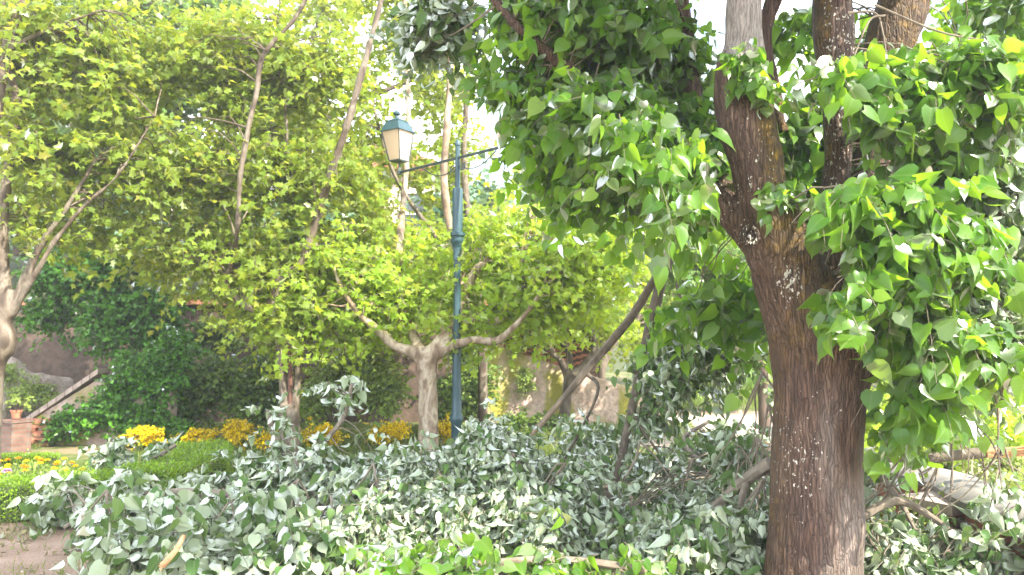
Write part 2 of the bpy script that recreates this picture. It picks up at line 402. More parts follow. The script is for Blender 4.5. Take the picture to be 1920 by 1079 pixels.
M['rock'] = solid('garden_rock', (0.28, 0.22, 0.18), (0.48, 0.40, 0.34), 6, 0.9, 0.8, bdist=0.05)
M['terracotta'] = solid('terracotta', (0.36, 0.13, 0.07), (0.52, 0.22, 0.13), 12, 0.8, 0.3)
M['tile'] = solid('roof_tile', (0.34, 0.12, 0.06), (0.52, 0.24, 0.14), 7, 0.8, 0.4)
M['glass_dark'] = solid('window_glass', (0.03, 0.035, 0.04), (0.06, 0.07, 0.08), 2, 0.1, 0)
M['white'] = solid('white_paint', (0.7, 0.68, 0.64), (0.8, 0.78, 0.74), 5, 0.6, 0)
def brick_mat(name, c1, c2, mortar, scale=1.0, bw=0.22, rh=0.07, rot=(R(90), 0, 0)):
    m, nt, N, L = newmat(name)
    out = N.new('ShaderNodeOutputMaterial'); b = N.new('ShaderNodeBsdfPrincipled')
    v = coords(N, L, rot=rot)
    t = N.new('ShaderNodeTexBrick'); t.inputs['Scale'].default_value = scale
    t.inputs['Color1'].default_value = (*c1, 1); t.inputs['Color2'].default_value = (*c2, 1); t.inputs['Mortar'].default_value = (*mortar, 1)
    t.inputs['Brick Width'].default_value = bw; t.inputs['Row Height'].default_value = rh; t.inputs['Mortar Size'].default_value = 0.008
    L.new(v, t.inputs['Vector'])
    n = tex(N, L, 'Noise', 9, coords(N, L), 6)
    c = mix(N, L, 1.0, t.outputs['Color'], ramp(N, L, n.outputs['Fac'], [(0.3, g3(0.6)), (0.7, g3(1.2))]), 'MULTIPLY')
    L.new(c, b.inputs['Base Color']); b.inputs['Roughness'].default_value = 0.9
    bp = N.new('ShaderNodeBump'); bp.inputs['Strength'].default_value = 0.5; bp.inputs['Distance'].default_value = 0.01; bp.invert = True
    L.new(t.outputs['Fac'], bp.inputs['Height']); L.new(bp.outputs[0], b.inputs['Normal'])
    L.new(b.outputs[0], out.inputs['Surface']); return m
M['brick'] = brick_mat('weathered_brick', (0.17, 0.085, 0.06), (0.22, 0.12, 0.09), (0.16, 0.13, 0.11), bw=0.2, rh=0.055)
M['brick_red'] = brick_mat('red_brick', (0.34, 0.11, 0.055), (0.42, 0.17, 0.09), (0.30, 0.22, 0.17))
M['lamp_green'] = solid('lamp_paint', (0.020, 0.055, 0.068), (0.034, 0.080, 0.095), 14, 0.42, 0.15, (1, 1, 0.4), bdist=0.003)
M['iron'] = solid('lamp_iron', (0.035, 0.055, 0.058), (0.065, 0.09, 0.09), 18, 0.5, 0.2, bdist=0.003)
def milk():
    m, nt, N, L = newmat('milky_pane')
    out = N.new('ShaderNodeOutputMaterial'); d = N.new('ShaderNodeBsdfPrincipled'); t = N.new('ShaderNodeBsdfTranslucent')
    d.inputs['Base Color'].default_value = (0.72, 0.62, 0.50, 1); d.inputs['Roughness'].default_value = 0.25
    t.inputs['Color'].default_value = (0.85, 0.66, 0.45, 1)
    ms = N.new('ShaderNodeMixShader'); ms.inputs[0].default_value = 0.45
    L.new(d.outputs[0], ms.inputs[1]); L.new(t.outputs[0], ms.inputs[2]); L.new(ms.outputs[0], out.inputs['Surface']); return m
M['milk'] = milk()

# ------------------------------------------------------------------ leaves
def T_lime(fold, droop, twist=0.0):
    half = [(.28, -.06), (.46, .18), (.44, .45), (.27, .72), (.07, .92)]
    mid = [(0, .04), (0, .35), (0, .70), (0, 1.10)]
    def z(x, y): return abs(x) * fold - droop * y * y + twist * x * y
    v = [(x, y, z(x, y)) for x, y in mid] + [(x, y, z(x, y)) for x, y in half] + [(-x, y, z(-x, y)) for x, y in half]
    f = []
    for o, s in ((4, 1), (9, -1)):
        q = [(0, o, o + 1, 1), (1, o + 1, o + 2), (1, o + 2, o + 3, 2), (2, o + 3, o + 4, 3)]
        f += [t if s > 0 else t[::-1] for t in q]
    return np.array(v), f
def T_wilt(w, fold, droop):
    v, f = T_lime(0, 0); v = v.copy(); x = v[:, 0] * w; v[:, 2] = np.abs(x) * fold * 1.2 - droop * v[:, 1] ** 2; v[:, 0] = x; return v, f
def T_plane(fold, droop):
    o = [(0, .0), (.40, .02), (.25, .24), (.58, .50), (.22, .58), (0, 1.0), (-.22, .58), (-.58, .50), (-.25, .24), (-.40, .02)]
    v = [(0, .34, 0.04)] + [(x, y, abs(x) * fold - droop * (y * y * .6 + x * x)) for x, y in o]
    return np.array(v), [(0, 1 + i, 1 + (i + 1) % 10) for i in range(10)]
def T_small(w, fold):
    v = [(0, 0, 0), (w, .45, fold), (0, 1, -.08), (-w, .45, fold)]
    return np.array(v, float), [(0, 1, 2), (0, 2, 3)]
TPL = {
    'lime': [T_lime(.25, .30), T_lime(.10, .45, .2), T_lime(.45, .15, -.2), T_lime(-.12, .35, .3)],
    'wilt': [T_wilt(.62, .8, .2), T_wilt(.8, .5, .1), T_wilt(.5, 1.0, .35), T_wilt(.7, .9, .6), T_wilt(.9, .4, .5)],
    'plane': [T_plane(.2, .25), T_plane(.05, .4), T_plane(.4, .1)],
    'small': [T_small(.30, .12), T_small(.38, .05)],
    'broad': [T_small(.45, .10), T_small(.5, .18)],
    'grass': [T_small(.045, .02)],
}
def unit(a): return a / (np.linalg.norm(a, axis=-1, keepdims=True) + 1e-9)

def leaves_mesh(name, kind, pos, tip, nor, size, rng):
    """one mesh out of many leaves; arrays (N,3),(N,3),(N,3),(N,)"""
    N_ = len(pos); tp = TPL[kind]; pick = rng.integers(0, len(tp), N_); rnd = rng.random(N_)
    tip = unit(tip); x = unit(np.cross(tip, nor)); z = np.cross(x, tip)
    V = []; Fl = []; Cn = []; Rn = []; LX = []; LY = []; base = 0
    for k, (tv, tf) in enumerate(tp):
        s = pick == k; n = int(s.sum())
        if not n: continue
        a = tv[None, :, :] * size[s][:, None, None]
        a = a * np.stack([.62 + .5 * rng.random(n), .85 + .3 * rng.random(n), .4 + 1.5 * rng.random(n)], 1)[:, None, :]
        a[:, :, 0] += a[:, :, 1] * (rng.random(n)[:, None] - .5) * .35
        v = pos[s][:, None, :] + a[:, :, 0:1] * x[s][:, None, :] + a[:, :, 1:2] * tip[s][:, None, :] + a[:, :, 2:3] * z[s][:, None, :]
        K = len(tv); V.append(v.reshape(-1, 3))
        flat = np.array([i for q in tf for i in q]); cnt = np.array([len(q) for q in tf])
        Fl.append((flat[None, :] + (np.arange(n) * K)[:, None] + base).ravel()); Cn.append(np.tile(cnt, n))
        Rn.append(np.repeat(rnd[s], K)); LX.append(np.tile(np.abs(tv[:, 0]), n)); LY.append(np.tile(tv[:, 1], n)); base += n * K
    return np_mesh(name, np.vstack(V), np.concatenate(Fl), np.concatenate(Cn), True, {'rnd': np.concatenate(Rn), 'lx': np.concatenate(LX), 'ly': np.concatenate(LY)})

def tubes_fast(paths, r0, r1, sides=3):
    """(S,K,3) paths -> verts, faces arrays"""
    S, K, _ = paths.shape
    t = unit(np.gradient(paths, axis=1)); ref = np.array([0.3, 0.17, 0.9])
    u = unit(np.cross(t, ref)); w = np.cross(t, u)
    rad = r0[:, None] + (r1 - r0)[:, None] * np.linspace(0, 1, K)[None, :]
    a = np.arange(sides) * 2 * math.pi / sides
    V = paths[:, :, None, :] + rad[:, :, None, None] * (np.cos(a)[None, None, :, None] * u[:, :, None, :] + np.sin(a)[None, None, :, None] * w[:, :, None, :])
    idx = []
    for i in range(K - 1):
        for k in range(sides):
            k2 = (k + 1) % sides
            idx += [i * sides + k, i * sides + k2, (i + 1) * sides + k2, (i + 1) * sides + k]
    idx = np.array(idx)
    Fc = (idx[None, :] + (np.arange(S) * K * sides)[:, None]).ravel()
    return V.reshape(-1, 3), Fc

VIS_MARGIN = 140
def in_view(p, m=VIS_MARGIN):
    y = p[:, 1]; z = p[:, 2] - CAMZ
    dep = y * CT + z * ST; up = -y * ST + z * CT
    px = 960 + F * p[:, 0] / np.maximum(dep, .1); py = 540 - F * up / np.maximum(dep, .1)
    return (dep > .3) & (px > -m) & (px < 1920 + m) & (py > -m) & (py < 1080 + m)

def foliage(root, blobs, skel, kind, mat, wood, seed, size=0.12, sprays=9, per=9, slen=0.45, cl_r=0.28, droop=0.5,
            hang=0.6, face=0.5, flip=0.0, twig_r=0.004, branch_r=0.012, zmin=None, leaf_name='leaves', twig_name='twigs', crown=None, svar=0.3, facing=(0, -1, 0.3), keep_clear=None, dens=1.0, jit=0.45, shrink=1.0):
    """clusters of leafy sprays filling the blobs, joined by branches to the nearest limb.
    blob = (px, py, Y, rpx, rpy, rY metres, clusters)"""
    rng = np.random.default_rng(seed)
    C = []
    for (px, py, Y, rx, ry, rY, n) in blobs:
        c = P(px, py, Y); s = Y / F
        n = max(1, int(round(n * dens))); reach = (slen * .55 + cl_r * .5 + size * .5) * shrink
        sh = lambda r_: max(r_ - reach, .35 * r_)
        q = unit(rng.normal(size=(n, 3))) * (rng.random((n, 1)) ** 0.42)
        C.append(c + q * np.array([sh(rx * s), sh(rY), sh(ry * s)]) + np.array([0, 0, droop * slen * .3]))
    C = np.vstack(C)
    if zmin is not None: C[:, 2] = np.maximum(C[:, 2], zmin + 0.05 + 0.1 * rng.random(len(C)))
    S = len(C) * sprays
    cc = np.repeat(C, sprays, axis=0)
    d = rng.normal(size=(S, 3)); d[:, 2] *= 0.6; d = unit(d)
    st = cc + rng.normal(size=(S, 3)) * cl_r * 0.5
    ln = slen * (0.55 + 0.8 * rng.random(S))
    K = 5; t = np.linspace(0, 1, K)
    path = st[:, None, :] + d[:, None, :] * (ln[:, None] * t[None, :])[:, :, None]
    path[:, :, 2] -= droop * ln[:, None] * (t[None, :] ** 2)
    if zmin is not None: path[:, :, 2] = np.maximum(path[:, :, 2], zmin + 0.012)
    # leaves
    tt = (np.arange(per) + rng.random((S, per))) / per
    pos = st[:, None, :] + d[:, None, :] * (ln[:, None] * tt)[:, :, None]
    pos[:, :, 2] -= droop * ln[:, None] * tt ** 2
    side = unit(np.cross(d, (0, 0, 1.0)))[:, None, :] * np.where(np.arange(per) % 2, 1, -1)[None, :, None]
    tip = side * 0.7 + d[:, None, :] * 0.5 + rng.normal(size=(S, per, 3)) * jit + np.array([0, 0, -hang])
    pos = pos + side * size * 0.25
    nor = rng.normal(size=(S, per, 3)) * 0.55 + np.array([0, 0, 1 - face]) + np.array(facing) * face + np.array([0.25, 0, 0]) * face
    sz = size * (1 - svar + 2 * svar * rng.random((S, per)))
    pos = pos.reshape(-1, 3); tip = tip.reshape(-1, 3); nor = nor.reshape(-1, 3); sz = sz.ravel()
    if flip > 0: nor = nor * np.where(rng.random(len(pos)) < flip, -1, 1)[:, None]
    if zmin is not None: pos[:, 2] = np.maximum(pos[:, 2], zmin + 0.01 + 0.02 * rng.random(len(pos)))
    if zmin is not None: tip[:, 2] = np.where(pos[:, 2] < zmin + size, np.abs(tip[:, 2]) * .3, tip[:, 2])
    if keep_clear is not None:
        m = keep_clear(pos, rng); pos, tip, nor, sz = pos[m], tip[m], nor[m], sz[m]
    lo = link(leaf_name, leaves_mesh(leaf_name, kind, pos, tip, nor, sz, rng), mat, root)
    # twigs and branches
    vis = in_view(path[:, 0, :])
    if keep_clear is not None: vis &= keep_clear(path[:, 2, :].copy(), rng) & keep_clear(path[:, 0, :].copy(), rng)
    pv = path[vis] if vis.any() else path[:1]
    v1, f1 = tubes_fast(pv, np.full(len(pv), twig_r), np.full(len(pv), twig_r * .4), 3)
    if skel is not None and len(skel):
        sk = np.asarray(skel, float)
        dist = np.linalg.norm(sk[None] - C[:, None], axis=2) * (1 + 0.3 * rng.random((len(C), len(sk))))
        near = sk[dist.argmin(1)]
        K2 = 7; t2 = np.linspace(0, 1, K2)[None, :, None]
        off = rng.normal(size=(len(C), 1, 3)) * 0.12 + np.array([0, 0, .12])
        L_ = np.linalg.norm(C - near, axis=1)[:, None, None]
        pb = near[:, None, :] * (1 - t2) + C[:, None, :] * t2 + off * np.sin(t2 * math.pi) * L_ * 0.9
        pb += rng.normal(size=pb.shape) * 0.012 * np.sin(t2 * math.pi)
        if zmin is not None: pb[:, :, 2] = np.maximum(pb[:, :, 2], zmin + 0.01)
        if keep_clear is not None:
            kb = keep_clear(pb[:, 3, :].copy(), rng) & keep_clear(pb[:, 4, :].copy(), rng) & keep_clear(pb[:, 2, :].copy(), rng)
            if kb.sum() < 1: kb[:] = True
            pb = pb[kb]
        v2, f2 = tubes_fast(pb, branch_r * (0.6 + 0.6 * rng.random(len(pb))), np.full(len(pb), twig_r), 5)
        v = np.vstack([v1, v2]); f = np.concatenate([f1, f2 + len(v1)])
    else: v, f = v1, f1
    if wood is not None:
        link(twig_name, np_mesh(twig_name, v, f, np.full(len(f) // 4, 4), True), wood, root)
    return lo

def limbs_mesh(name, limbs, voxel=0.03, relief=0.0, rk=(26, 26, 3.0), root=None, mat=None, attrs=None, seed=1, smooth=3, extra=None):
    """limbs = lists of (px,py,Y,rpx); fused into one skin by a voxel remesh, then given bark relief"""
    mb = MB(); sk = []
    for l in limbs:
        pts = [P(a, b, c) for a, b, c, r in l]; rad = [r * c / F for a, b, c, r in l]
        mb.tube(pts, rad, 14, 5)
        sk += list(catmull(np.array(pts), 3))
    if extra: extra(mb)
    me = mb.mesh('tmp'); o = bpy.data.objects.new('tmp', me); COL.objects.link(o)
    md = o.modifiers.new('r', 'REMESH'); md.mode = 'VOXEL'; md.voxel_size = voxel
    s = o.modifiers.new('s', 'SMOOTH'); s.factor = 0.5; s.iterations = smooth
    dg = bpy.context.evaluated_depsgraph_get(); dg.update()
    m2 = bpy.data.meshes.new_from_object(o.evaluated_get(dg)); m2.name = name
    bpy.data.objects.remove(o); bpy.data.meshes.remove(me)
    n = len(m2.vertices); co = np.empty(n * 3, np.float32); m2.vertices.foreach_get('co', co); co = co.reshape(-1, 3).astype(float)
    no = np.empty(n * 3, np.float32); m2.vertices.foreach_get('normal', no); no = no.reshape(-1, 3)
    if relief > 0:
        warp = np.stack([vnoise(co * 2.2, 5), vnoise(co * 2.2, 6), vnoise(co * 2.2, 7)], 1) - .5
        q = (co + warp * 0.10) * np.array(rk)
        h = 1 - np.abs(2 * vnoise(q, seed) - 1) ; h = 0.6 * h + 0.4 * vnoise(q * 2.3, seed + 1)
        lump = vnoise(co * 4.0, seed + 2) - .5
        co2 = co + no * ((h - .5) * relief + lump * relief * 1.6)[:, None]
    else:
        lump = vnoise(co * 7.0, seed) - .5; h = lump + .5
        co2 = co + no * (lump * 0.018)[:, None]
    m2.vertices.foreach_set('co', co2.astype(np.float32).ravel()); m2.update()
    m2.polygons.foreach_set('use_smooth', np.ones(len(m2.polygons), bool))
    A = {'ridge': h}
    if attrs: A.update(attrs(co, no))
    for k, a in A.items():
        at = m2.attributes.new(k, 'FLOAT', 'POINT'); at.data.foreach_set('value', a.astype(np.float32))
    o = link(name, m2, mat, root)
    return o, np.array(sk)
def to_px(co):
    y = co[:, 1]; z = co[:, 2] - CAMZ
    dep = y * CT + z * ST; up = -y * ST + z * CT
    return 960 + F * co[:, 0] / dep, 540 - F * up / dep

# ================================================================== SETTING
def sheet(name, poly, z, mat):
    me = bpy.data.meshes.new(name); me.from_pydata([(x, y, z) for x, y in poly], [], [tuple(range(len(poly)))])
    o = link(name, me, mat); tag(o, kind='structure'); return o
sheet('ground', [(-150, -40), (150, -40), (150, 260), (-150, 260)], -0.004, M['dirt'])
# lawn: irregular edge
def wavy(x0, x1, y, amp, n, seed):
    r = np.random.default_rng(seed); xs = np.linspace(x0, x1, n); return [(x, y + amp * (r.random() - .5)) for x in xs]
sheet('lawn', wavy(-16, 3.2, 8.9, .5, 20, 1) + wavy(3.2, -16, 15.2, 0.0, 4, 2), 0.001, M['lawn'])
sheet('far_lawn', [(3.0, 18.0)] + wavy(3.2, 40, 17.2, .6, 16, 4) + [(60, 40), (-10, 40), (0, 22)], 0.001, M['lawn'])
sheet('path', [(1.2, 12.2), (2.6, 11.2), (6, 10.6), (14, 10.4), (30, 11), (30, 16.6), (8, 16.8), (3.2, 16.2), (1.6, 14.2)], 0.003, M['gravel'])
sheet('flower_bed', [(-9, 7.6), (-4.6, 7.6), (-3.6, 8.2), (-3.9, 9.3), (-9, 9.4)], 0.006, M['soil'])

# hillside behind the retaining wall
def hillside():
    nx, ny = 70, 30; V = []; rng = np.random.default_rng(3)
    for j in range(ny):
        for i in range(nx):
            x = -45 + 90 * i / (nx - 1); y = 15.2 + 45 * (j / (ny - 1)) ** 1.4
            right = 1 / (1 + math.exp(-(x - 0.9) / 0.35))
            z0 = 2.15 + 0.23 * (y - 15.2)
            zr = -0.15 + 0.1 * max(0, y - 34)
            V.append((x, y, z0 * (1 - right) + zr * right + 0.25 * (mnoise.noise(Vector((x * .4, y * .4, 0)))) * (1 - right)))
    Fc = [(j * nx + i, j * nx + i + 1, (j + 1) * nx + i + 1, (j + 1) * nx + i) for j in range(ny - 1) for i in range(nx - 1)]
    me = bpy.data.meshes.new('hillside'); me.from_pydata(V, [], Fc); me.polygons.foreach_set('use_smooth', [True] * len(Fc))
    tag(link('hillside', me, M['hill']), kind='structure')
hillside()

# retaining wall behind the lawn
r = empty('retaining_wall', (gx(400, 15), 15, 0), 'tall weathered plaster retaining wall with terracotta coping behind the shrubs', 'wall')
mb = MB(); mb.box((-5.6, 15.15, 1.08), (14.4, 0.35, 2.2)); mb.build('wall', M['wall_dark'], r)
mb = MB()
for k in range(36): mb.box((-12.6 + k * .4, 15.13, 2.22 + 0.006 * (k % 3)), (.385, .5, .09))
mb.build('coping', M['terracotta'], r)
# ramp wall, lit, with lattice brick parapet
r = empty('ramp_wall', (gx(1020, 15), 15, 0), 'sunlit pinkish plaster ramp wall stepping down to the right, topped with red brick lattice', 'wall')
x0, x1, x2 = gx(912, 14.8), gx(1080, 14.8), gx(1215, 14.8)
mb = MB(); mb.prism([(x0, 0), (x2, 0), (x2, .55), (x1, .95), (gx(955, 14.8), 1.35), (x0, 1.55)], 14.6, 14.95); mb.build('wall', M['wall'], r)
mb = MB()
def lattice(mb, xa, za, xb, zb, h, y, dx=.10):
    n = int((xb - xa) / dx); rows = int(h / .055)
    for i in range(n):
        x = xa + dx * (i + .5); z = za + (zb - za) * (i + .5) / n
        for k in range(rows):
            if (i + k) % 2 == 0: mb.box((x, y, z + .0275 + .055 * k), (dx * 1.25, .11, .045))
    for t in (0, 1):
        mb.tube([(xa, y, za + t * (h + .03)), (xb, y, zb + t * (h + .03))], [.028, .028], 4)
lattice(mb, gx(935, 14.8), 1.42, x1, .98, .42, 14.78)
lattice(mb, x1, .98, gx(1105, 14.8), .93, .42, 14.78)
mb.build('brick_lattice', M['terracotta'], r)

# staircase on the left
r = empty('garden_stair', (gx(120, 12), 12, 0), 'stair climbing right behind the ivy, with sloping stone parapet', 'staircase')
Y = 12.0
mb = MB(); mb.prism([(gx(62, Y), 0), (gx(330, Y), 0), (gx(330, Y), 1.02), (gx(190, Y), .93), (gx(62, Y), .30)], Y - .13, Y + .13); mb.build('parapet', M['wall'], r)
mb = MB(); 
for k in range(9):
    a = k / 9; b = (k + 1) / 9 - .008
    p0 = np.array(P(56, 795, Y)); p1 = np.array(P(196, 700, Y)); q0 = p0 + (p1 - p0) * a; q1 = p0 + (p1 - p0) * b
    q0[2] += .0; mb.prism([(q0[0], q0[2]), (q1[0], q1[2]), (q1[0], q1[2] + .075), (q0[0], q0[2] + .075)], Y - .18, Y + .18)
mb.build('coping', M['stone_pink'], r)
mb = MB()
for k in range(5): mb.box((gx(70, 12.7) + .3 * k, 12.75, .08 + .085 * k), (.31, 1.0, .17 + .17 * k))
mb.build('steps', M['wall_dark'], r)
mb = MB()
pA = P(60, 800, 11.8)
for k in range(3):
    for j in range(4):
        if (k + j) % 2 == 0: mb.box((pA[0] + .07 + .09 * k, 11.72, .07 + .09 * j + .02 * k), (.088, .1, .05))
for j in range(5): mb.box((pA[0] + .16, 11.72, .025 + .09 * j), (.31, .06, .04))
mb.build('brick_lattice', M['terracotta'], r)
r = empty('brick_pillar', (gx(36, 10.95), 10.95, 0), 'low square brick pillar at the foot of the stair, under the flower pot', 'pillar')
mb = MB(); mb.box((gx(38, 11), 11.0, .215), (.27, .27, .43), R(-28)); mb.build('shaft', M['brick'], r)
mb = MB(); mb.box((gx(38, 11), 11.0, .448), (.30, .30, .036), R(-28)); mb.build('cap', M['brick'], r)
r = empty('flower_pot', (gx(38, 11), 11.0, .48), 'small terracotta pot standing on the brick pillar', 'flower pot')
mb = MB(); mb.lathe([(.05, 0), (.068, .085), (.076, .086), (.078, .112), (.068, .113), (.062, .10)], (gx(38, 11), 11.0, .481), 20); mb.build('pot', M['terracotta'], r, True)
foliage(r, [(38, 745, 11.0, 30, 28, .18, 8)], [(gx(38, 11), 11.0, .56)], 'small', M['shrub_pale'], M['twig_lime'], 77, size=.05, sprays=5, per=9, slen=.14, cl_r=.08, droop=.3, hang=.1, branch_r=.004, twig_r=.002, leaf_name='plant', twig_name='stems')
# rocks left of the stair
def rock(name, c, s, seed, label, group=None):
    bm = bmesh.new(); bmesh.ops.create_icosphere(bm, subdivisions=4, radius=1)
    for v in bm.verts:
        n = mnoise.noise(v.co * 1.5 + Vector((seed, 0, 0))) * .35 + mnoise.noise(v.co * 4 + Vector((seed, 3, 0))) * .12
        v.co = Vector((v.co.x * s[0], v.co.y * s[1], v.co.z * s[2])) * (1 + n)
    me = bpy.data.meshes.new(name); bm.to_mesh(me); bm.free(); me.polygons.foreach_set('use_smooth', [True] * len(me.polygons))
    o = link(name, me, M['rock']); o.location = Vector(c); tag(o, label, 'rock', group); return o
rock('rock', P(20, 745, 12.9), (.55, .4, .52), 1, 'large pinkish rock at the left edge above the pillar', 'rocks beside the stair')
rock('rock', P(90, 745, 13.4), (.42, .35, .42), 2, 'pale rock between the left edge rock and the stair coping', 'rocks beside the stair')
rock('rock', P(-30, 790, 12.2), (.45, .4, .42), 3, 'rock cut by the left edge, left of the brick pillar', 'rocks beside the stair')

# houses on the slope
def house(cx, Yh, w, h, z, label, wins, roofh=.9, mat='render_pink'):
    r = empty('house', (cx, Yh, z), label, 'house')
    mb = MB(); mb.box((cx, Yh + 2, z + h / 2), (w, 4, h)); mb.build('wall', M[mat], r)
    mb = MB(); mb.prism([(cx - w / 2 - .3, z + h), (cx + w / 2 + .3, z + h), (cx, z + h + roofh)], Yh - .3, Yh + 4.3)
    n = int(w / .22)
    for k in range(n): mb.tube([(cx - w / 2 + .22 * k + .1, Yh - .35, z + h - .03), (cx - w / 2 + .22 * k + .1, Yh - .2, z + h + .05)], [.08, .08], 8)
    mb.build('roof', M['tile'], r)
    for (wx, wz) in wins:
        f = MB()
        for sx in (-.5, .5): f.box((cx + wx + sx, Yh - .02, z + wz), (.1, .1, 1.3))
        for sz in (-.65, .65, 0): f.box((cx + wx, Yh - .021, z + wz + sz), (1.1, .09, .09))
        wo_ = f.build('window', M['white'], r)
        g = MB(); g.box((cx + wx, Yh - .006, z + wz), (.96, .05, 1.24)); g.build('pane', M['glass_dark'], r)
house(gx(700, 24), 24, 4.6, 2.6, 4.0, 'pale pink house with tiled roof glimpsed between the lamp and the left plane tree', [(-1.3, 1.3), (1.3, 1.3)])
house(gx(170, 22), 22, 3.6, 3.0, 4.4, 'pinkish house with tiled roof glimpsed through leaves at upper left', [(-.9, 1.5), (.9, 1.5)])
for o in list(bpy.data.objects):          # a pane belongs to its window
    if o.name.startswith('pane'):
        w = min((q for q in bpy.data.objects if q.name.startswith('window') and q.parent == o.parent), key=lambda q: (np.array(q.data.vertices[0].co) - np.array(o.data.vertices[0].co)) @ (np.array(q.data.vertices[0].co) - np.array(o.data.vertices[0].co)))
        o.parent = w; o.location = (0, 0, 0)

# curved wall at the right with grey coping
r = empty('curved_wall', P(1780, 1000, 6.0) * np.array([1, 1, 0]), 'low curved red brick wall with rounded grey stone coping at the lower right', 'wall')
line = catmull(np.array([P(1655, 868, 6.9), P(1725, 882, 6.5), P(1790, 897, 6.1), P(1850, 925, 5.5), P(1935, 972, 4.9), P(2060, 1050, 4.2)]), 8); line[:, 2] = .52
def ribbon(line, half, z0, z1):
    mb = MB(); t = unit(np.gradient(line, axis=0)); nrm = np.stack([-t[:, 1], t[:, 0], 0 * t[:, 0]], 1)
    V = []; n = len(line)
    for i in range(n):
        for s, z in ((-1, z0), (1, z0), (1, z1), (-1, z1)): V.append((line[i][0] + nrm[i][0] * half * s, line[i][1] + nrm[i][1] * half * s, z))
    Fc = []
    for i in range(n - 1):
        for k in range(4): Fc.append((4 * i + k, 4 * i + (k + 1) % 4, 4 * i + 4 + (k + 1) % 4, 4 * i + 4 + k))
    Fc += [(3, 2, 1, 0), tuple(4 * (n - 1) + k for k in range(4))]
    mb.add(V, Fc); return mb
ribbon(line, .15, 0, .45).build('brickwork', M['brick_red'], r)
mb = MB(); lc = line.copy(); lc[:, 2] = .47
t_ = unit(np.gradient(lc, axis=0)); nn = np.stack([-t_[:, 1], t_[:, 0], 0 * t_[:, 0]], 1)
prof = [(-.2, -.02), (.2, -.02), (.21, .03), (.15, .075), (.06, .095), (-.06, .095), (-.15, .075), (-.21, .03)]
V = []; Fc = []; K = len(prof)
for i in range(len(lc)):
    for a, b in prof: V.append(lc[i] + nn[i] * a + np.array([0, 0, b]))
for i in range(len(lc) - 1):
    for k in range(K): Fc.append((K * i + k, K * i + (k + 1) % K, K * (i + 1) + (k + 1) % K, K * (i + 1) + k))
mb.add(V, Fc); mb.build('coping', M['stone'], r, True)
mb = MB(); pb = P(1765, 905, 5.75); mb.box((pb[0], pb[1], .42), (.36, .42, .07), R(25)); mb.build('step_stone', M['stone_pink'], r)
mb = MB(); mb.box((pb[0], pb[1], .19), (.30, .36, .385), R(25)); mb.build('pier', M['brick_red'], r)

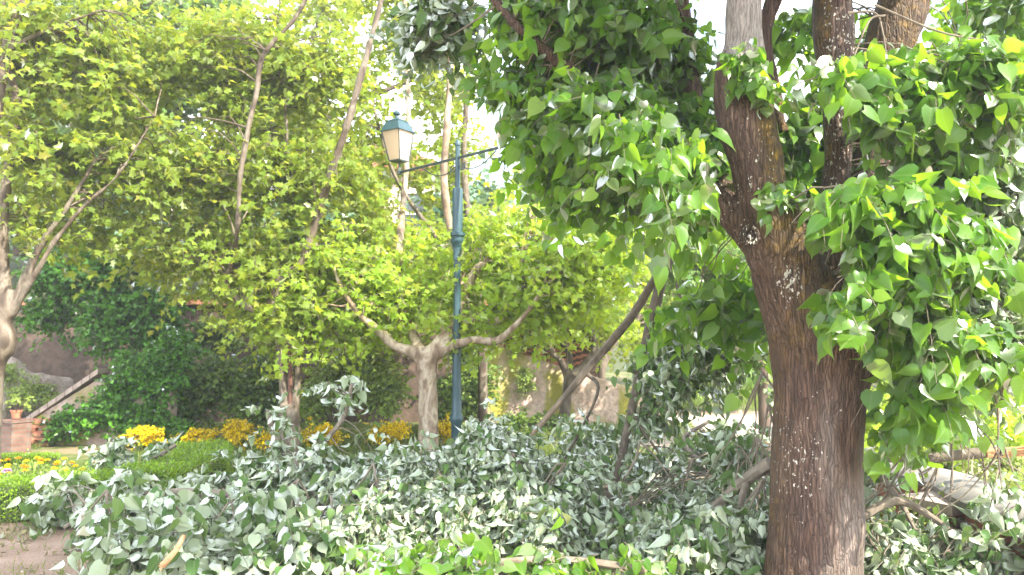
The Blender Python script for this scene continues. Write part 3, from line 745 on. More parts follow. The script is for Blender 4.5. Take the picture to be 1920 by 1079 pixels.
# ================================================================== STREET LAMPS
def street_lamp():
    Yl = 10.0; x = gx(857, Yl); r = empty('street_lamp', (x, Yl, 0), 'tall blue-green cast iron street lamp with a four-sided milky lantern on its left arm', 'street lamp')
    zz = lambda py: float(P(857, py, Yl)[2]); s = Yl / F; c = (x, Yl, 0)
    mb = MB(); mb.lathe([(.12, 0), (.12, .05), (.09, .08), (10.5 * s, .12), (10 * s, .2), (10 * s, zz(795)), (12 * s, zz(792)), (12.5 * s, zz(786)), (12 * s, zz(781)), (9.6 * s, zz(778)), (8.6 * s, zz(740)), (7.0 * s, zz(600)), (6.3 * s, zz(490)),
        (8 * s, zz(489)), (8 * s, zz(483)), (7 * s, zz(481)), (8.5 * s, zz(466))], c, 28); mb.build('post', M['lamp_green'], r, True)
    mb = MB(); mb.lathe([(8.5 * s, zz(466)), (12.0 * s, zz(457)), (13.5 * s, zz(455)), (13.5 * s, zz(450)), (11.5 * s, zz(449)), (11.8 * s, zz(445)), (15 * s, zz(443)), (15 * s, zz(438)), (10.7 * s, zz(436))], c, 28); mb.build('capital', M['lamp_green'], r, True)
    mb = MB(); mb.lathe([(9.9 * s, zz(437)), (9.9 * s, zz(358)), (9 * s, zz(354)), (4.8 * s, zz(353)), (4.4 * s, zz(275)), (5.6 * s, zz(274)), (5.8 * s, zz(269)), (3.8 * s, zz(265)), (.5 * s, zz(263))], c, 24); mb.build('sleeve', M['lamp_green'], r, True)
    za = zz(297); dirv = unit(np.array([-.861, .90, 0])); Lh = 1.246
    A = np.array([x, Yl, za]); E = A + dirv * Lh; B = A - dirv * 1.15
    mb = MB(); mb.tube([B, E], [.024, .024], 4); mb.build('arm', M['iron'], r)
    mb = MB()
    for sg in (1, -1):
        pts = []
        for k in range(26):
            a = k / 25
            if a < .55:
                th = a / .55 * 2.0 * math.pi * 1.1; rr = .018 + .05 * (a / .55)
                q = A - dirv * sg * (.10 - math.cos(th) * rr) + np.array([0, 0, -.115 + math.sin(th) * rr])
            else:
                q0 = pts[-1] if a < .6 else None
                b_ = (a - .55) / .45
                q = A - dirv * sg * (.17 + .55 * b_) + np.array([0, 0, -.165 + .14 * b_ ** 1.3 - .05 * math.sin(b_ * math.pi)])
            pts.append(q)
        mb.tube(pts, [.008] * len(pts), 6)
    mb.build('scroll', M['iron'], r, True)
    # lantern
    lx, ly = E[0], E[1]; sl = ly / F; zl = lambda py: float(P(745, py, ly)[2]); rot = R(-33)
    def frus(mb, h0, h1, z0, z1):
        ca, sa = math.cos(rot), math.sin(rot); v = []
        for h, z in ((h0, z0), (h1, z1)):
            for a, b in ((-h, -h), (h, -h), (h, h), (-h, h)): v.append((lx + a * ca - b * sa, ly + a * sa + b * ca, z))
        mb.add(v, [(0, 3, 2, 1), (4, 5, 6, 7), (0, 1, 5, 4), (1, 2, 6, 5), (2, 3, 7, 6), (3, 0, 4, 7)]); return v
    ln = MB(); ln.tube([(lx, ly, za - .03), (lx, ly, zl(305))], [.016, .013], 8); ln.lathe([(.03, 0), (.03, .05), (.02, .06)], (lx, ly, za - .03), 12)
    hb, ht = .098, .155
    zb, zt = zl(302), zl(249)
    v = frus(ln, hb * .98, hb, zb - .018, zb)
    for k in range(4):
        a = np.array(v[4 + k]); ca, sa = math.cos(rot), math.sin(rot); sx, sy = [(-1, -1), (1, -1), (1, 1), (-1, 1)][k]
        tpt = np.array((lx + sx * ht * ca - sy * ht * sa, ly + sx * ht * sa + sy * ht * ca, zt)); ln.tube([a, tpt], [.009, .009], 4)
    g = MB(); frus(g, hb - .006, ht - .006, zb + .002, zt - .002)
    ro = MB(); frus(ro, ht + .022, ht + .018, zt, zt + .014); frus(ro, ht + .006, ht * .72, zt + .014, zl(230)); frus(ro, ht * .76, ht * .74, zl(230), zl(229)); frus(ro, ht * .70, ht * .24, zl(229), zl(223))
    ro.lathe([(.035, zl(223)), (.03, zl(219)), (.022, zl(218)), (.048, zl(216)), (.052, zl(213)), (.034, zl(210)), (.012, zl(208)), (.002, zl(206))], (lx, ly, 0), 16)
    for q_ in (ln, g, ro):                                  # the lantern leans a little to the left
        for v_ in q_.v: v_[:, 0] -= .055 * np.maximum(v_[:, 2] - za, 0)
    lo = ln.build('lantern_frame', M['iron'], r)
    g.build('pane', M['milk'], lo).location = (0, 0, 0)
    ro.build('lantern_roof', M['lamp_green'], lo).location = (0, 0, 0)
street_lamp()
Yf = 18.5; x = gx(1270, Yf); r = empty('lamp_post', (x, Yf, 0), 'thin dark lamp post standing far off beside the gravel path', 'lamp post')
mb = MB(); mb.lathe([(.08, 0), (.08, .3), (.045, .4), (.035, 3.2), (.05, 3.25), (.03, 3.3)], (x, Yf, 0), 12); mb.build('post', M['iron'], r, True)
mb = MB(); mb.lathe([(.06, 3.3), (.14, 3.65), (.16, 3.66), (.05, 3.8), (.01, 3.9)], (x, Yf, 0), 6); mb.build('lantern', M['milk'], r)

# ================================================================== FOREGROUND LIME TREE
def lime_tree():
    r = empty('lime_tree', (gx(1527, 4.8), 4.8, 0), 'big old lime tree with ridged reddish-brown forked trunk in the right foreground', 'tree')
    L_ = [
        [(1527, 1130, 4.8, 104), (1527, 1079, 4.8, 88), (1528, 1000, 4.8, 84), (1530, 900, 4.8, 81), (1535, 800, 4.8, 81), (1540, 720, 4.8, 86), (1545, 650, 4.82, 98), (1540, 590, 4.82, 100), (1520, 540, 4.82, 80)],
        [(1530, 640, 4.8, 78), (1500, 560, 4.8, 76), (1475, 500, 4.78, 66), (1455, 450, 4.76, 60), (1440, 400, 4.74, 54), (1423, 340, 4.74, 49), (1418, 300, 4.74, 50), (1405, 250, 4.73, 51), (1395, 200, 4.72, 52), (1387, 130, 4.72, 45), (1394, 90, 4.72, 37), (1395, 0, 4.72, 35), (1398, -160, 4.75, 33), (1380, -500, 4.9, 26)],
        [(1570, 660, 4.9, 62), (1562, 560, 4.95, 42), (1560, 480, 5.0, 31), (1568, 350, 5.05, 26), (1572, 250, 5.05, 27), (1568, 150, 5.05, 30), (1563, 60, 5.05, 36), (1562, -20, 5.05, 37), (1570, -300, 5.0, 32), (1600, -600, 5.0, 24)],
        [(1590, 680, 4.95, 60), (1625, 600, 5.1, 42), (1640, 500, 5.3, 38), (1642, 330, 5.5, 36), (1648, 180, 5.6, 38), (1668, 80, 5.6, 44), (1700, -10, 5.6, 48), (1760, -200, 5.6, 42), (1850, -500, 5.6, 30)],
        [(1450, 480, 4.8, 40), (1400, 430, 4.8, 33), (1350, 385, 4.85, 27), (1285, 325, 4.95, 23), (1215, 265, 5.05, 21), (1165, 212, 5.1, 20), (1110, 175, 5.1, 15), (1040, 110, 5.1, 11), (960, 40, 5.1, 8), (880, -60, 5.1, 6)],
        [(1420, 440, 4.95, 24), (1378, 385, 5.1, 22), (1348, 330, 5.25, 20), (1310, 230, 5.4, 17), (1290, 100, 5.5, 15), (1270, -80, 5.6, 12)],
        [(1470, 250, 5.1, 10), (1440, 120, 5.1, 11), (1436, 50, 5.1, 12), (1455, -20, 5.1, 14), (1480, -200, 5.1, 12)],
    ]
    def attrs(co, no):
        px, py = to_px(co)
        pale = .40 * np.clip(vnoise(co * np.array([9, 9, 2.0]), 31) * 1.5 - .25, 0, 1) * np.clip((px - 1490) / 60, 0, 1) * np.clip((py - 700) / 120, 0, 1)  # sun sheen painted on the lower right trunk
        pale = pale + .85 * np.clip((115 + 46 * (vnoise(co * np.array([60, 60, 12]), 9) - .5) - py) / 14, 0, 1) * (px < 1450) * (px > 1340) * (co[:, 1] < 5.0)  # sunlit top of the left limb, painted as paler bark
        nz = vnoise(co * 5, 11)
        moss = np.zeros(len(co))
        moss += np.exp(-((px - 1450 - (py - 230) * .06) / 22) ** 2) * (py > 190) * (py < 350) * 1.3
        moss += np.exp(-((px - 1485) / 45) ** 2 - ((py - 425) / 50) ** 2) * 1.0
        moss += 0.65 * np.exp(-((px - 1540) / 70) ** 2 - ((py - 560) / 90) ** 2)
        moss += 0.30 * np.clip((1500 - px) / 60, 0, 1) * (py > 620)
        moss += 0.55 * (np.abs(px - 1545) < 14) * (py < 330) + .45 * ((px > 1600) & (py < 200))
        moss = np.clip(moss * (0.7 + 1.3 * nz), 0, 1)
        li = -1.0 + 1.1 * np.exp(-((px - 1480) / 32) ** 2 - ((py - 525) / 60) ** 2) * 1.15 + 0.85 * np.exp(-((px - 1500) / 60) ** 2 - ((py - 870) / 130) ** 2)
        li += 0.8 * ((px > 1545) & (px < 1600) & (py < 480)) * (co[:, 1] > 4.9) + .55 * ((np.abs(px - 1350) < 60) & (py > 330) & (py < 460)) + .6 * ((px > 1400) & (px < 1450) & (py > 200) & (py < 360))
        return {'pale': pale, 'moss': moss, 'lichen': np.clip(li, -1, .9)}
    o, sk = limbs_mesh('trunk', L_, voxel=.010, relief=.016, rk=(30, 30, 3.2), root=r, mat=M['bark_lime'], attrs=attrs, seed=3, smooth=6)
    # knot: healed pruning scar
    k = MB(); c = P(1408, 443, 4.55); c = P(1406, 443, 4.63)
    ring = [c + np.array([math.cos(a) * .042, -.012 + .004 * math.sin(3 * a), math.sin(a) * .052]) for a in np.linspace(0, 2 * math.pi, 25)]
    k.tube(ring, [.014] * 25, 8); k.tube([c + np.array([0, .07, 0]), c + np.array([0, .0, 0])], [.045, .034], 14)
    k.tube([c + np.array([0, .01, -.005]), c + np.array([0, -.006, -.005])], [.02, .012], 10)
    k.build('knot', M['bark_lime'], r, True)
    lm, tw = M['lime_leaf'], M['twig_lime']
    def clear(pos, rng):
        px, py = to_px(pos)
        # sky windows and the bare front of the trunk
        hole = np.zeros(len(pos), bool)
        for (a, b, ra, rb) in ((1480, 150, 42, 95), (1545, 30, 0, 0), (1730, 50, 30, 35), (1660, 300, 16, 20), (1900, 30, 40, 30)):
            if ra: hole |= ((px - a) / ra) ** 2 + ((py - b) / rb) ** 2 < 1
        front = (pos[:, 1] < 5.0) & (((px > 1340) & (px < 1478) & (py > 130 ) & (py < 470)) | ((px > 1400) & (px < 1520) & (py > 380) & (py < 1079)) | ((px > 1385) & (px < 1475) & (py < 130) & (py > -150))) & ~((px > 1415) & (px < 1450) & (py > 90) & (py < 215))
        mid = (pos[:, 1] < 5.1) & (px > 1530) & (px < 1598) & (((py < 110) & (py > -150)) | ((py > 200) & (py < 335)) | ((py > 450) & (py < 500)))
        base = (pos[:, 1] < 5.2) & (px > 1500) & (px < 1632) & (py > 640)
        mid |= (pos[:, 1] < 5.0) & (((px < 1602) & (px > 1380) & (py > 195) & (py < 335)) | ((px > 1380) & (px < 1588) & (py > 455) & (py < 548)) | ((px > 1380) & (px < 1600) & (py > 642)))
        lampw = (pos[:, 1] < 10) & (px < 915 + 50 * vnoise(pos * 4, 3)) & (py > 190)
        air = (px < 872) & (py > 120)
        return ~(hole & (rng.random(len(pos)) < .72)) & ~front & ~mid & ~base & ~lampw & ~air
    # upper middle canopy, in shade
    foliage(r, [
        (1110, 60, 5.3, 200, 110, .6, 42), (1000, 30, 5.4, 120, 70, .5, 14), (975, 180, 5.6, 85, 90, .4, 16), (1060, 235, 5.5, 120, 115, .5, 26), (1190, 265, 5.3, 140, 110, .5, 32),
        (1280, 300, 5.4, 90, 100, .4, 20), (1070, 325, 5.6, 50, 40, .3, 6), (1250, 130, 5.6, 90, 100, .5, 18), (1130, 200, 5.0, 90, 90, .3, 12), (1160, 325, 5.4, 60, 50, .3, 7), (1300, 250, 5.3, 50, 90, .3, 8),
        (1180, 250, 4.6, 60, 30, .12, 3), (1270, 320, 4.55, 45, 40, .12, 3), (1320, 370, 4.5, 30, 25, .08, 2), (1230, 300, 4.6, 50, 40, .1, 3), (1225, 375, 5.5, 60, 30, .3, 6), (1090, 365, 5.6, 40, 20, .3, 2)],
        sk, 'lime', lm, tw, 11, svar=.42, size=.088, sprays=8, per=8, slen=.34, cl_r=.22, droop=.6, hang=1.0, face=.45, flip=.22, jit=.6, twig_r=.0025, branch_r=.008, leaf_name='crown', keep_clear=clear, dens=.8)
    foliage(r, [(830, 40, 5.8, 90, 60, .3, 12), (790, 70, 5.9, 60, 40, .2, 5)], sk, 'wilt', M['lime_fallen'], tw, 16, size=.085, sprays=8, per=8, slen=.25, cl_r=.16, droop=.7, hang=1.2, face=.55, flip=.8, twig_r=.0025, branch_r=.006, leaf_name='crown')
    # between the limbs and behind them
    foliage(r, [(1480, 250, 6.0, 90, 130, .4, 14), (1500, 400, 6.0, 60, 70, .3, 10), (1640, 250, 6.0, 90, 130, .4, 22), (1760, 150, 6.2, 130, 100, .5, 20), (1390, 570, 5.7, 45, 50, .2, 6), (1300, 590, 5.8, 50, 25, .2, 4),
                (1740, 420, 6.0, 120, 120, .4, 18), (1730, 640, 5.8, 80, 100, .3, 14), (1870, 300, 6.4, 110, 220, .5, 10), (1860, 40, 6.4, 120, 60, .5, 12), (1480, 90, 6.2, 70, 110, .4, 9), (1650, 100, 6.3, 60, 60, .3, 5)],
        sk, 'lime', lm, tw, 12, size=.11, sprays=8, per=8, slen=.34, cl_r=.24, droop=.6, hang=1.0, face=.45, flip=.22, jit=.6, twig_r=.0025, branch_r=.008, leaf_name='crown', keep_clear=clear, dens=.8)
    # bright sprays hanging in front at the right
    foliage(r, [(1560, 165, 4.35, 45, 35, .10, 4), (1700, 160, 4.5, 80, 60, .2, 8), (1650, 230, 4.5, 60, 80, .2, 6), (1820, 150, 4.4, 90, 90, .25, 9), (1600, 400, 4.2, 75, 30, .12, 6), (1690, 400, 4.2, 90, 55, .15, 10),
                (1620, 480, 4.2, 30, 50, .1, 3), (1720, 500, 4.2, 90, 70, .2, 11), (1790, 470, 4.2, 60, 80, .2, 7), (1575, 590, 4.15, 35, 25, .08, 3), (1640, 560, 4.3, 50, 40, .1, 4), (1720, 640, 4.3, 60, 70, .15, 7), (1800, 640, 4.2, 60, 60, .2, 6), (1880, 690, 4.2, 25, 25, .06, 1),
                (1730, 740, 4.3, 45, 60, .12, 5), (1700, 815, 4.5, 16, 34, .06, 2), (1800, 320, 4.6, 60, 80, .25, 6), (1740, 330, 4.8, 60, 80, .2, 6), (1900, 170, 4.4, 50, 80, .2, 4)],
        sk, 'lime', lm, tw, 13, dens=.76, svar=.42, size=.094, sprays=7, per=7, slen=.26, cl_r=.14, droop=.7, hang=1.1, face=.5, flip=.15, jit=.6, twig_r=.003, branch_r=.006, leaf_name='crown', keep_clear=clear)
    # epicormic leaves against the limb
    foliage(r, [(1400, 120, 4.5, 30, 12, .03, 2), (1420, 165, 4.5, 16, 35, .03, 2), (1470, 370, 4.55, 22, 35, .03, 2)], None, 'lime', lm, tw, 14, size=.07, sprays=6, per=7, slen=.13, cl_r=.08, droop=.8, hang=1.4, face=.4, flip=.4, twig_r=.002, leaf_name='crown')
    # unseen crown out of frame, its blobs added to shade the ground and canopy
    foliage(r, [(1350, -420, 5.0, 620, 240, 2.0, 120), (1900, -560, 5.8, 500, 220, 1.6, 26), (1750, -2200, 1.8, 1500, 500, 1.5, 85), (1880, -850, 3.8, 380, 220, .8, 26)],
        sk, 'lime', lm, tw, 15, size=.15, sprays=9, per=9, slen=.5, cl_r=.4, droop=.5, hang=.8, face=.3, branch_r=.02, leaf_name='crown')  # this 'crown' is the unseen one, added for shade
    # long bare twigs hanging in front
    mb = MB(); rg = np.random.default_rng(5)
    for pts in ([(1660, 30, 4.4), (1630, 40, 4.4), (1600, 110, 4.35), (1578, 160, 4.35)], [(1590, 25, 4.5), (1640, 25, 4.45), (1655, 60, 4.4), (1665, 130, 4.4)], [(1790, 220, 4.5), (1850, 260, 4.5), (1880, 330, 4.5)], [(1800, 300, 4.6), (1850, 370, 4.6), (1910, 430, 4.6)], [(1640, 10, 4.6), (1760, 60, 4.5), (1860, 80, 4.5), (1960, 110, 4.4)],
                [(1850, 700, 4.5), (1870, 760, 4.5), (1872, 850, 4.5), (1878, 920, 4.5)], [(1780, 790, 4.5), (1800, 830, 4.5), (1806, 880, 4.55)]):
        a = [P(*q) for q in pts]; mb = MB(); mb.tube(a, np.linspace(.007, .003, len(a)), 6, 6); mb.build('bare_twig', M['twig_lime'], r, True)
lime_tree()

# ================================================================== PLANE TREES
def plane_tree(name, label, limbs, blobs, seed, mat='plane_leaf', voxel=.022, size=.12, group='plane trees in the garden', base=None, fol={}, holes=(), bark='bark_plane', root_name='plane_tree', sprays=9, per=9):
    b0 = limbs[0][0]; p = P(b0[0], b0[1], b0[2])
    r = empty(root_name, (p[0], p[1], 0), label, 'tree', group)
    o, sk = limbs_mesh('trunk', limbs, voxel=voxel, root=r, mat=M[bark], seed=seed, smooth=3)
    def clear(pos, rng):
        px, py = to_px(pos); k = np.ones(len(pos), bool)
        for (a, b, ra, rb) in holes:
            k &= ~((((px - a) / ra) ** 2 + ((py - b) / rb) ** 2 < 1) & (rng.random(len(pos)) < .85))
        return k
    blobs = [(a, b, c + .35, d, e, f_, n) for a, b, c, d, e, f_, n in blobs]
    kw = dict(dens=1.05, shrink=.45, size=size * .82, sprays=sprays, per=per, slen=.5, cl_r=.45, droop=.25, hang=.35, face=.40, twig_r=.004, branch_r=.012, leaf_name='crown', keep_clear=clear); kw.update(fol)
    foliage(r, blobs, sk, 'plane', M[mat], M[bark], seed, **kw)
    return r, sk
YL = 10.2
rt, _ = plane_tree('a', 'pale plane tree with a split double trunk behind the yellow flowers, left of the lamp',
    [[(543, 885, YL, 24), (543, 860, YL, 20), (543, 800, YL, 19), (542, 760, YL, 18)],
     [(540, 785, YL, 14), (534, 740, YL, 10), (529, 700, YL, 8.5), (527, 655, YL, 9), (515, 615, YL, 9), (505, 590, YL, 9)],
     [(549, 785, YL, 11), (556, 735, YL, 7), (558, 690, YL, 7), (558, 650, YL, 8), (575, 600, YL, 7), (590, 540, 10.4, 6), (600, 480, 10.5, 5), (545, 360, 10.6, 3.5), (538, 250, 10.6, 3.2), (530, 90, 10.6, 3), (520, -60, 10.6, 2.5)],
     [(505, 592, YL, 9), (515, 555, YL, 10), (530, 522, YL, 10.5), (552, 508, YL, 10), (566, 495, YL, 8.5), (580, 455, YL, 8), (600, 390, YL, 8.5), (625, 310, 10.1, 8), (648, 245, 10.0, 7.5), (675, 150, 10, 7), (700, 60, 10, 6), (722, -40, 10, 5), (740, -200, 10, 4)],
     [(510, 592, YL, 8), (470, 580, YL, 7), (440, 556, YL, 7), (425, 535, YL, 6.5), (440, 470, YL, 5), (446, 420, 9.9, 5.5), (451, 330, 9.8, 5.5), (466, 240, 9.8, 5.5), (480, 180, 9.8, 5.3), (491, 110, 9.8, 5.5), (520, 72, 9.8, 5), (560, 25, 9.8, 4.5), (600, -60, 9.8, 4)],
     [(560, 640, YL, 6), (600, 560, 10.6, 5), (610, 500, 10.8, 4.5), (590, 470, 10.9, 4)]],
    [(420, 120, 10.3, 150, 150, 1.0, 46), (590, 130, 10.6, 110, 140, 1.0, 34), (430, 330, 10.3, 150, 130, 1.0, 46), (590, 340, 10.4, 110, 120, .9, 34), (470, 500, 10.2, 140, 80, .8, 34), (600, 520, 10.4, 110, 80, .8, 24),
     (520, 600, 10.0, 120, 35, .6, 14), (680, 430, 10.8, 80, 100, .7, 16), (330, 480, 10.6, 80, 80, .7, 12), (680, 150, 10.9, 60, 130, .6, 9), (500, -110, 10.4, 320, 60, .8, 14), (700, 560, 10.4, 60, 50, .5, 8)], 21,
    holes=((740, 160, 45, 120), (570, 40, 30, 45), (350, 205, 22, 24), (640, 395, 40, 40), (690, 60, 25, 45), (745, 390, 20, 60)))
mb = MB(); mb.tube([P(543, 775, 10.16), P(544, 720, 10.14), P(543, 650, 10.16)], [.026, .030, .022], 10, 4); mb.build('hollow', M['cavity'], rt, True)

YC = 10.0
plane_tree('b', 'pollarded plane tree with a smooth cream trunk right beside the lamp post',
    [[(803, 890, YC, 23), (803, 865, YC, 20), (803, 780, YC, 18.5), (802, 710, YC, 17.5), (800, 670, YC, 20), (800, 650, YC, 16)],
     [(795, 680, YC, 14), (778, 662, YC, 12), (755, 655, YC, 10), (735, 646, YC, 9.5), (716, 626, YC, 9), (690, 605, YC, 7.5), (668, 583, YC, 6), (640, 540, YC, 4), (620, 480, YC, 3)],
     [(803, 672, YC, 18), (820, 650, YC, 15), (842, 628, 10.05, 13), (865, 607, 10.1, 10), (900, 598, 10.1, 8), (935, 602, 10.1, 8), (955, 565, 10.1, 6.5), (975, 520, 10.1, 5), (985, 440, 10.1, 4), (1010, 350, 10.1, 3)],
     [(820, 665, YC, 12), (850, 648, 9.9, 9), (890, 638, 9.8, 8), (930, 640, 9.8, 8), (955, 622, 9.7, 6.5), (985, 590, 9.6, 5), (1020, 540, 9.6, 3.5)],
     [(792, 670, YC, 12), (775, 630, 10.3, 10), (762, 600, 10.4, 9), (750, 560, 10.5, 8), (748, 480, 10.6, 8), (756, 380, 11.2, 6.5), (766, 250, 11.6, 5.5), (762, 100, 11.8, 5), (755, -100, 12, 4)],
     [(862, 612, 10.1, 8), (868, 570, 10.3, 9), (866, 520, 10.5, 9), (850, 450, 10.6, 8), (838, 395, 10.6, 8), (832, 330, 10.6, 7.5), (838, 240, 10.6, 7), (845, 110, 10.6, 6.5), (840, -60, 10.6, 6)],
     [(868, 570, 10.3, 8), (882, 530, 10.2, 9), (895, 505, 10.2, 8), (912, 494, 10.2, 5)],
     [(760, 600, 10.3, 7), (728, 590, 10.2, 6), (700, 573, 10.1, 6), (670, 560, 10, 4)]],
    [(1080, 480, 9.8, 110, 60, .8, 30), (1050, 550, 9.7, 100, 50, .7, 24), (930, 480, 10.2, 60, 60, .6, 12), (1150, 500, 10, 60, 70, .6, 12), (980, 560, 9.9, 60, 50, .5, 10), (1010, 420, 10.1, 60, 40, .5, 8), (660, 520, 10.1, 90, 60, .6, 22), (720, 600, 10.0, 60, 35, .4, 9), (820, 540, 10.3, 80, 50, .5, 12), (900, 590, 10.0, 60, 40, .4, 10), (600, 600, 9.8, 50, 30, .3, 7)],
    22, mat='plane_bright', size=.115, bark='bark_cream')
# the same pollard's back growth belongs to a second tree standing behind it
plane_tree('c', 'tall slim plane tree standing just behind the lamp post with leaves round its lantern',
    [[(905, 800, 12.6, 10), (905, 700, 12.6, 9), (900, 560, 12.6, 8), (880, 420, 12.6, 7), (870, 300, 12.6, 6), (880, 100, 12.6, 5), (890, -80, 12.6, 4)],
     [(900, 560, 12.6, 6), (820, 450, 12.4, 5), (740, 330, 12.2, 4), (700, 200, 12.2, 3)],
     [(900, 600, 12.6, 6), (780, 520, 12.2, 5), (680, 480, 12, 4), (640, 420, 12, 3)]],
    [(760, 480, 12.2, 110, 80, .9, 26), (700, 600, 12, 90, 50, .8, 14), (820, 560, 12.2, 80, 60, .8, 14), (660, 300, 12.2, 60, 100, .7, 12), (790, 330, 12.3, 60, 50, .6, 7), (800, 60, 12.3, 60, 120, .7, 10), (720, 250, 12.3, 30, 70, .4, 4), (900, 420, 12.6, 60, 90, .6, 9), (740, -20, 12.3, 90, 60, .6, 12), (800, 150, 12.5, 90, 110, .7, 12), (720, 110, 12.5, 60, 80, .6, 8), (860, 280, 12.6, 60, 80, .6, 8)],
    23, size=.13, holes=((748, 165, 34, 60), (770, 390, 25, 40)))
plane_tree('d', 'plane tree at the left edge with a swollen burl and forked slim limbs',
    [[(-30, 960, 9.4, 26), (-25, 800, 9.4, 24), (-15, 690, 9.4, 22), (2, 650, 9.4, 24), (12, 634, 9.4, 19), (6, 610, 9.4, 15), (10, 575, 9.4, 17), (8, 520, 9.4, 11), (6, 440, 9.4, 9.5), (12, 340, 9.4, 9), (28, 240, 9.4, 9), (30, 180, 9.4, 8), (10, 100, 9.4, 8), (0, -60, 9.4, 7)],
     [(15, 590, 9.4, 12), (35, 550, 9.4, 9), (58, 500, 9.4, 8.5), (80, 455, 9.4, 7), (125, 390, 9.4, 5), (180, 300, 9.5, 4)],
     [(20, 590, 9.4, 10), (45, 550, 9.35, 6), (75, 500, 9.3, 6), (105, 450, 9.3, 5), (160, 385, 9.3, 4), (220, 330, 9.3, 3), (290, 220, 9.3, 2.5)],
     [(-10, 240, 9.2, 11), (4, 130, 9.2, 11), (22, 60, 9.2, 10.5), (48, -10, 9.2, 10), (80, -150, 9.2, 8)],
     [(15, 95, 9.2, 6), (60, 70, 9.2, 4.5), (120, 45, 9.2, 3.5), (190, 20, 9.2, 2.5)]],
    [(80, 90, 9.4, 130, 110, .9, 34), (240, 130, 9.6, 110, 130, .9, 30), (90, 290, 9.5, 120, 100, .8, 30), (250, 320, 9.7, 100, 100, .8, 24), (70, 420, 9.3, 80, 25, .4, 8), (200, 410, 9.8, 90, 40, .5, 10), (150, -80, 9.6, 200, 60, .8, 12), (-120, 200, 9.4, 120, 250, 1, 10)],
    24, size=.12, holes=((120, 240, 22, 16), (350, 205, 22, 24), (30, 540, 80, 60), (180, 285, 26, 16)))
plane_tree('e', 'small pollarded plane tree with several kinked stems in front of the lattice wall',
    [[(1056, 815, 14.2, 14), (1058, 780, 14.2, 11), (1064, 735, 14.2, 10), (1068, 700, 14.2, 10)],
     [(1066, 710, 14.2, 8), (1050, 675, 14.2, 6), (1036, 662, 14.2, 5), (1030, 620, 14.2, 4), (1020, 560, 14.2, 3)],
     [(1068, 712, 14.2, 8), (1068, 670, 14.2, 6.5), (1060, 640, 14.2, 6), (1065, 600, 14.2, 5), (1062, 520, 14.2, 3)],
     [(1070, 715, 14.2, 8), (1090, 690, 14.2, 7.5), (1112, 665, 14.2, 7), (1116, 640, 14.2, 5), (1108, 610, 14.2, 4), (1120, 560, 14.2, 3)],
     [(1112, 668, 14.2, 6), (1140, 650, 14.2, 4), (1170, 620, 14.2, 3)]],
    [(1060, 560, 14, 90, 60, .8, 22), (1150, 600, 14.2, 60, 50, .6, 10), (1110, 480, 14.2, 110, 60, .8, 18), (980, 590, 14.2, 50, 50, .5, 8)],
    25, mat='plane_bright', size=.13)
plane_tree('f', 'slim plane tree with a pale trunk near the path, right of the kinked small pollard',
    [[(1122, 800, 16, 10), (1124, 750, 16, 8), (1128, 700, 16, 7), (1132, 620, 16, 6), (1140, 520, 16, 4)], [(1128, 700, 16, 6), (1150, 650, 16, 4), (1190, 610, 16, 3)]],
    [(1190, 600, 16.5, 80, 60, .8, 16), (1250, 560, 17, 90, 90, .8, 18), (1180, 480, 16.5, 80, 60, .8, 12)], 26, size=.14)
plane_tree('g', 'plane tree with reddish trunk far beside the gravel path, left of the big lime trunk',
    [[(1434, 850, 11.2, 15), (1433, 800, 11.2, 11), (1430, 740, 11.2, 10), (1428, 680, 11.2, 10), (1410, 600, 11.2, 7), (1380, 500, 11.4, 4)], [(1430, 690, 11.2, 7), (1350, 655, 11, 4), (1260, 640, 11, 3)], [(1428, 690, 11.2, 6), (1480, 600, 11.5, 4), (1500, 480, 11.5, 3)]],
    [(1350, 680, 11.3, 90, 40, .6, 16), (1400, 560, 11.6, 100, 80, .8, 22), (1300, 520, 12, 100, 90, .8, 24), (1500, 420, 12, 70, 120, .8, 12)], 27, mat='far_leaf', size=.12, bark='dark_bark')

# trees further off
def far_tree(px, Yt, pybase, crown, seed, label, mat='far_leaf', size=.19, zb=None, n=1.0):
    p = P(px, pybase, Yt); top = min(c[1] for c in crown)
    limbs = [[(px, pybase, Yt, 14), (px + 3, (pybase * 2 + top) / 3, Yt, 10), (px - 5, (pybase + 2 * top) / 3, Yt, 7), (px, top, Yt, 3)]] + [[(px, (pybase + top) / 2, Yt, 7), ((px + c[0]) / 2, (c[1] + (pybase + top) / 2) / 2 - 8, Yt, 5), (c[0], c[1], Yt, 3)] for c in crown]
    r = empty('broadleaf_tree', (p[0], p[1], p[2]), label, 'tree', 'trees on the slope beyond')
    mbt = MB(); sk = []
    for l in limbs:
        pts = [P(a, b, c) for a, b, c, q in l]; mbt.tube(pts, [q * c / F for a, b, c, q in l], 8, 4); sk += list(catmull(np.array(pts), 2))
    mbt.build('trunk', M['dark_bark'], r, True)
    foliage(r, [(a, b, Yt + dy, ra, rb, rY, int(k * n)) for (a, b, dy, ra, rb, rY, k) in crown], sk, 'broad', M[mat], M['dark_bark'], seed, size=size, dens=1.4, sprays=8, per=9, slen=.7, cl_r=.75, droop=.2, hang=.3, face=.35, twig_r=.006, branch_r=.02, leaf_name='crown')
far_tree(300, 17.5, 480, [(300, 10, .5, 220, 90, 1.2, 26), (250, 150, 0, 160, 150, 1.6, 44), (420, 130, .5, 130, 150, 1.5, 34), (330, 330, 0, 150, 110, 1.3, 34), (150, 330, 0, 130, 120, 1.3, 24)], 41, 'broad leafy tree on the slope behind the left and double trunked plane trees')
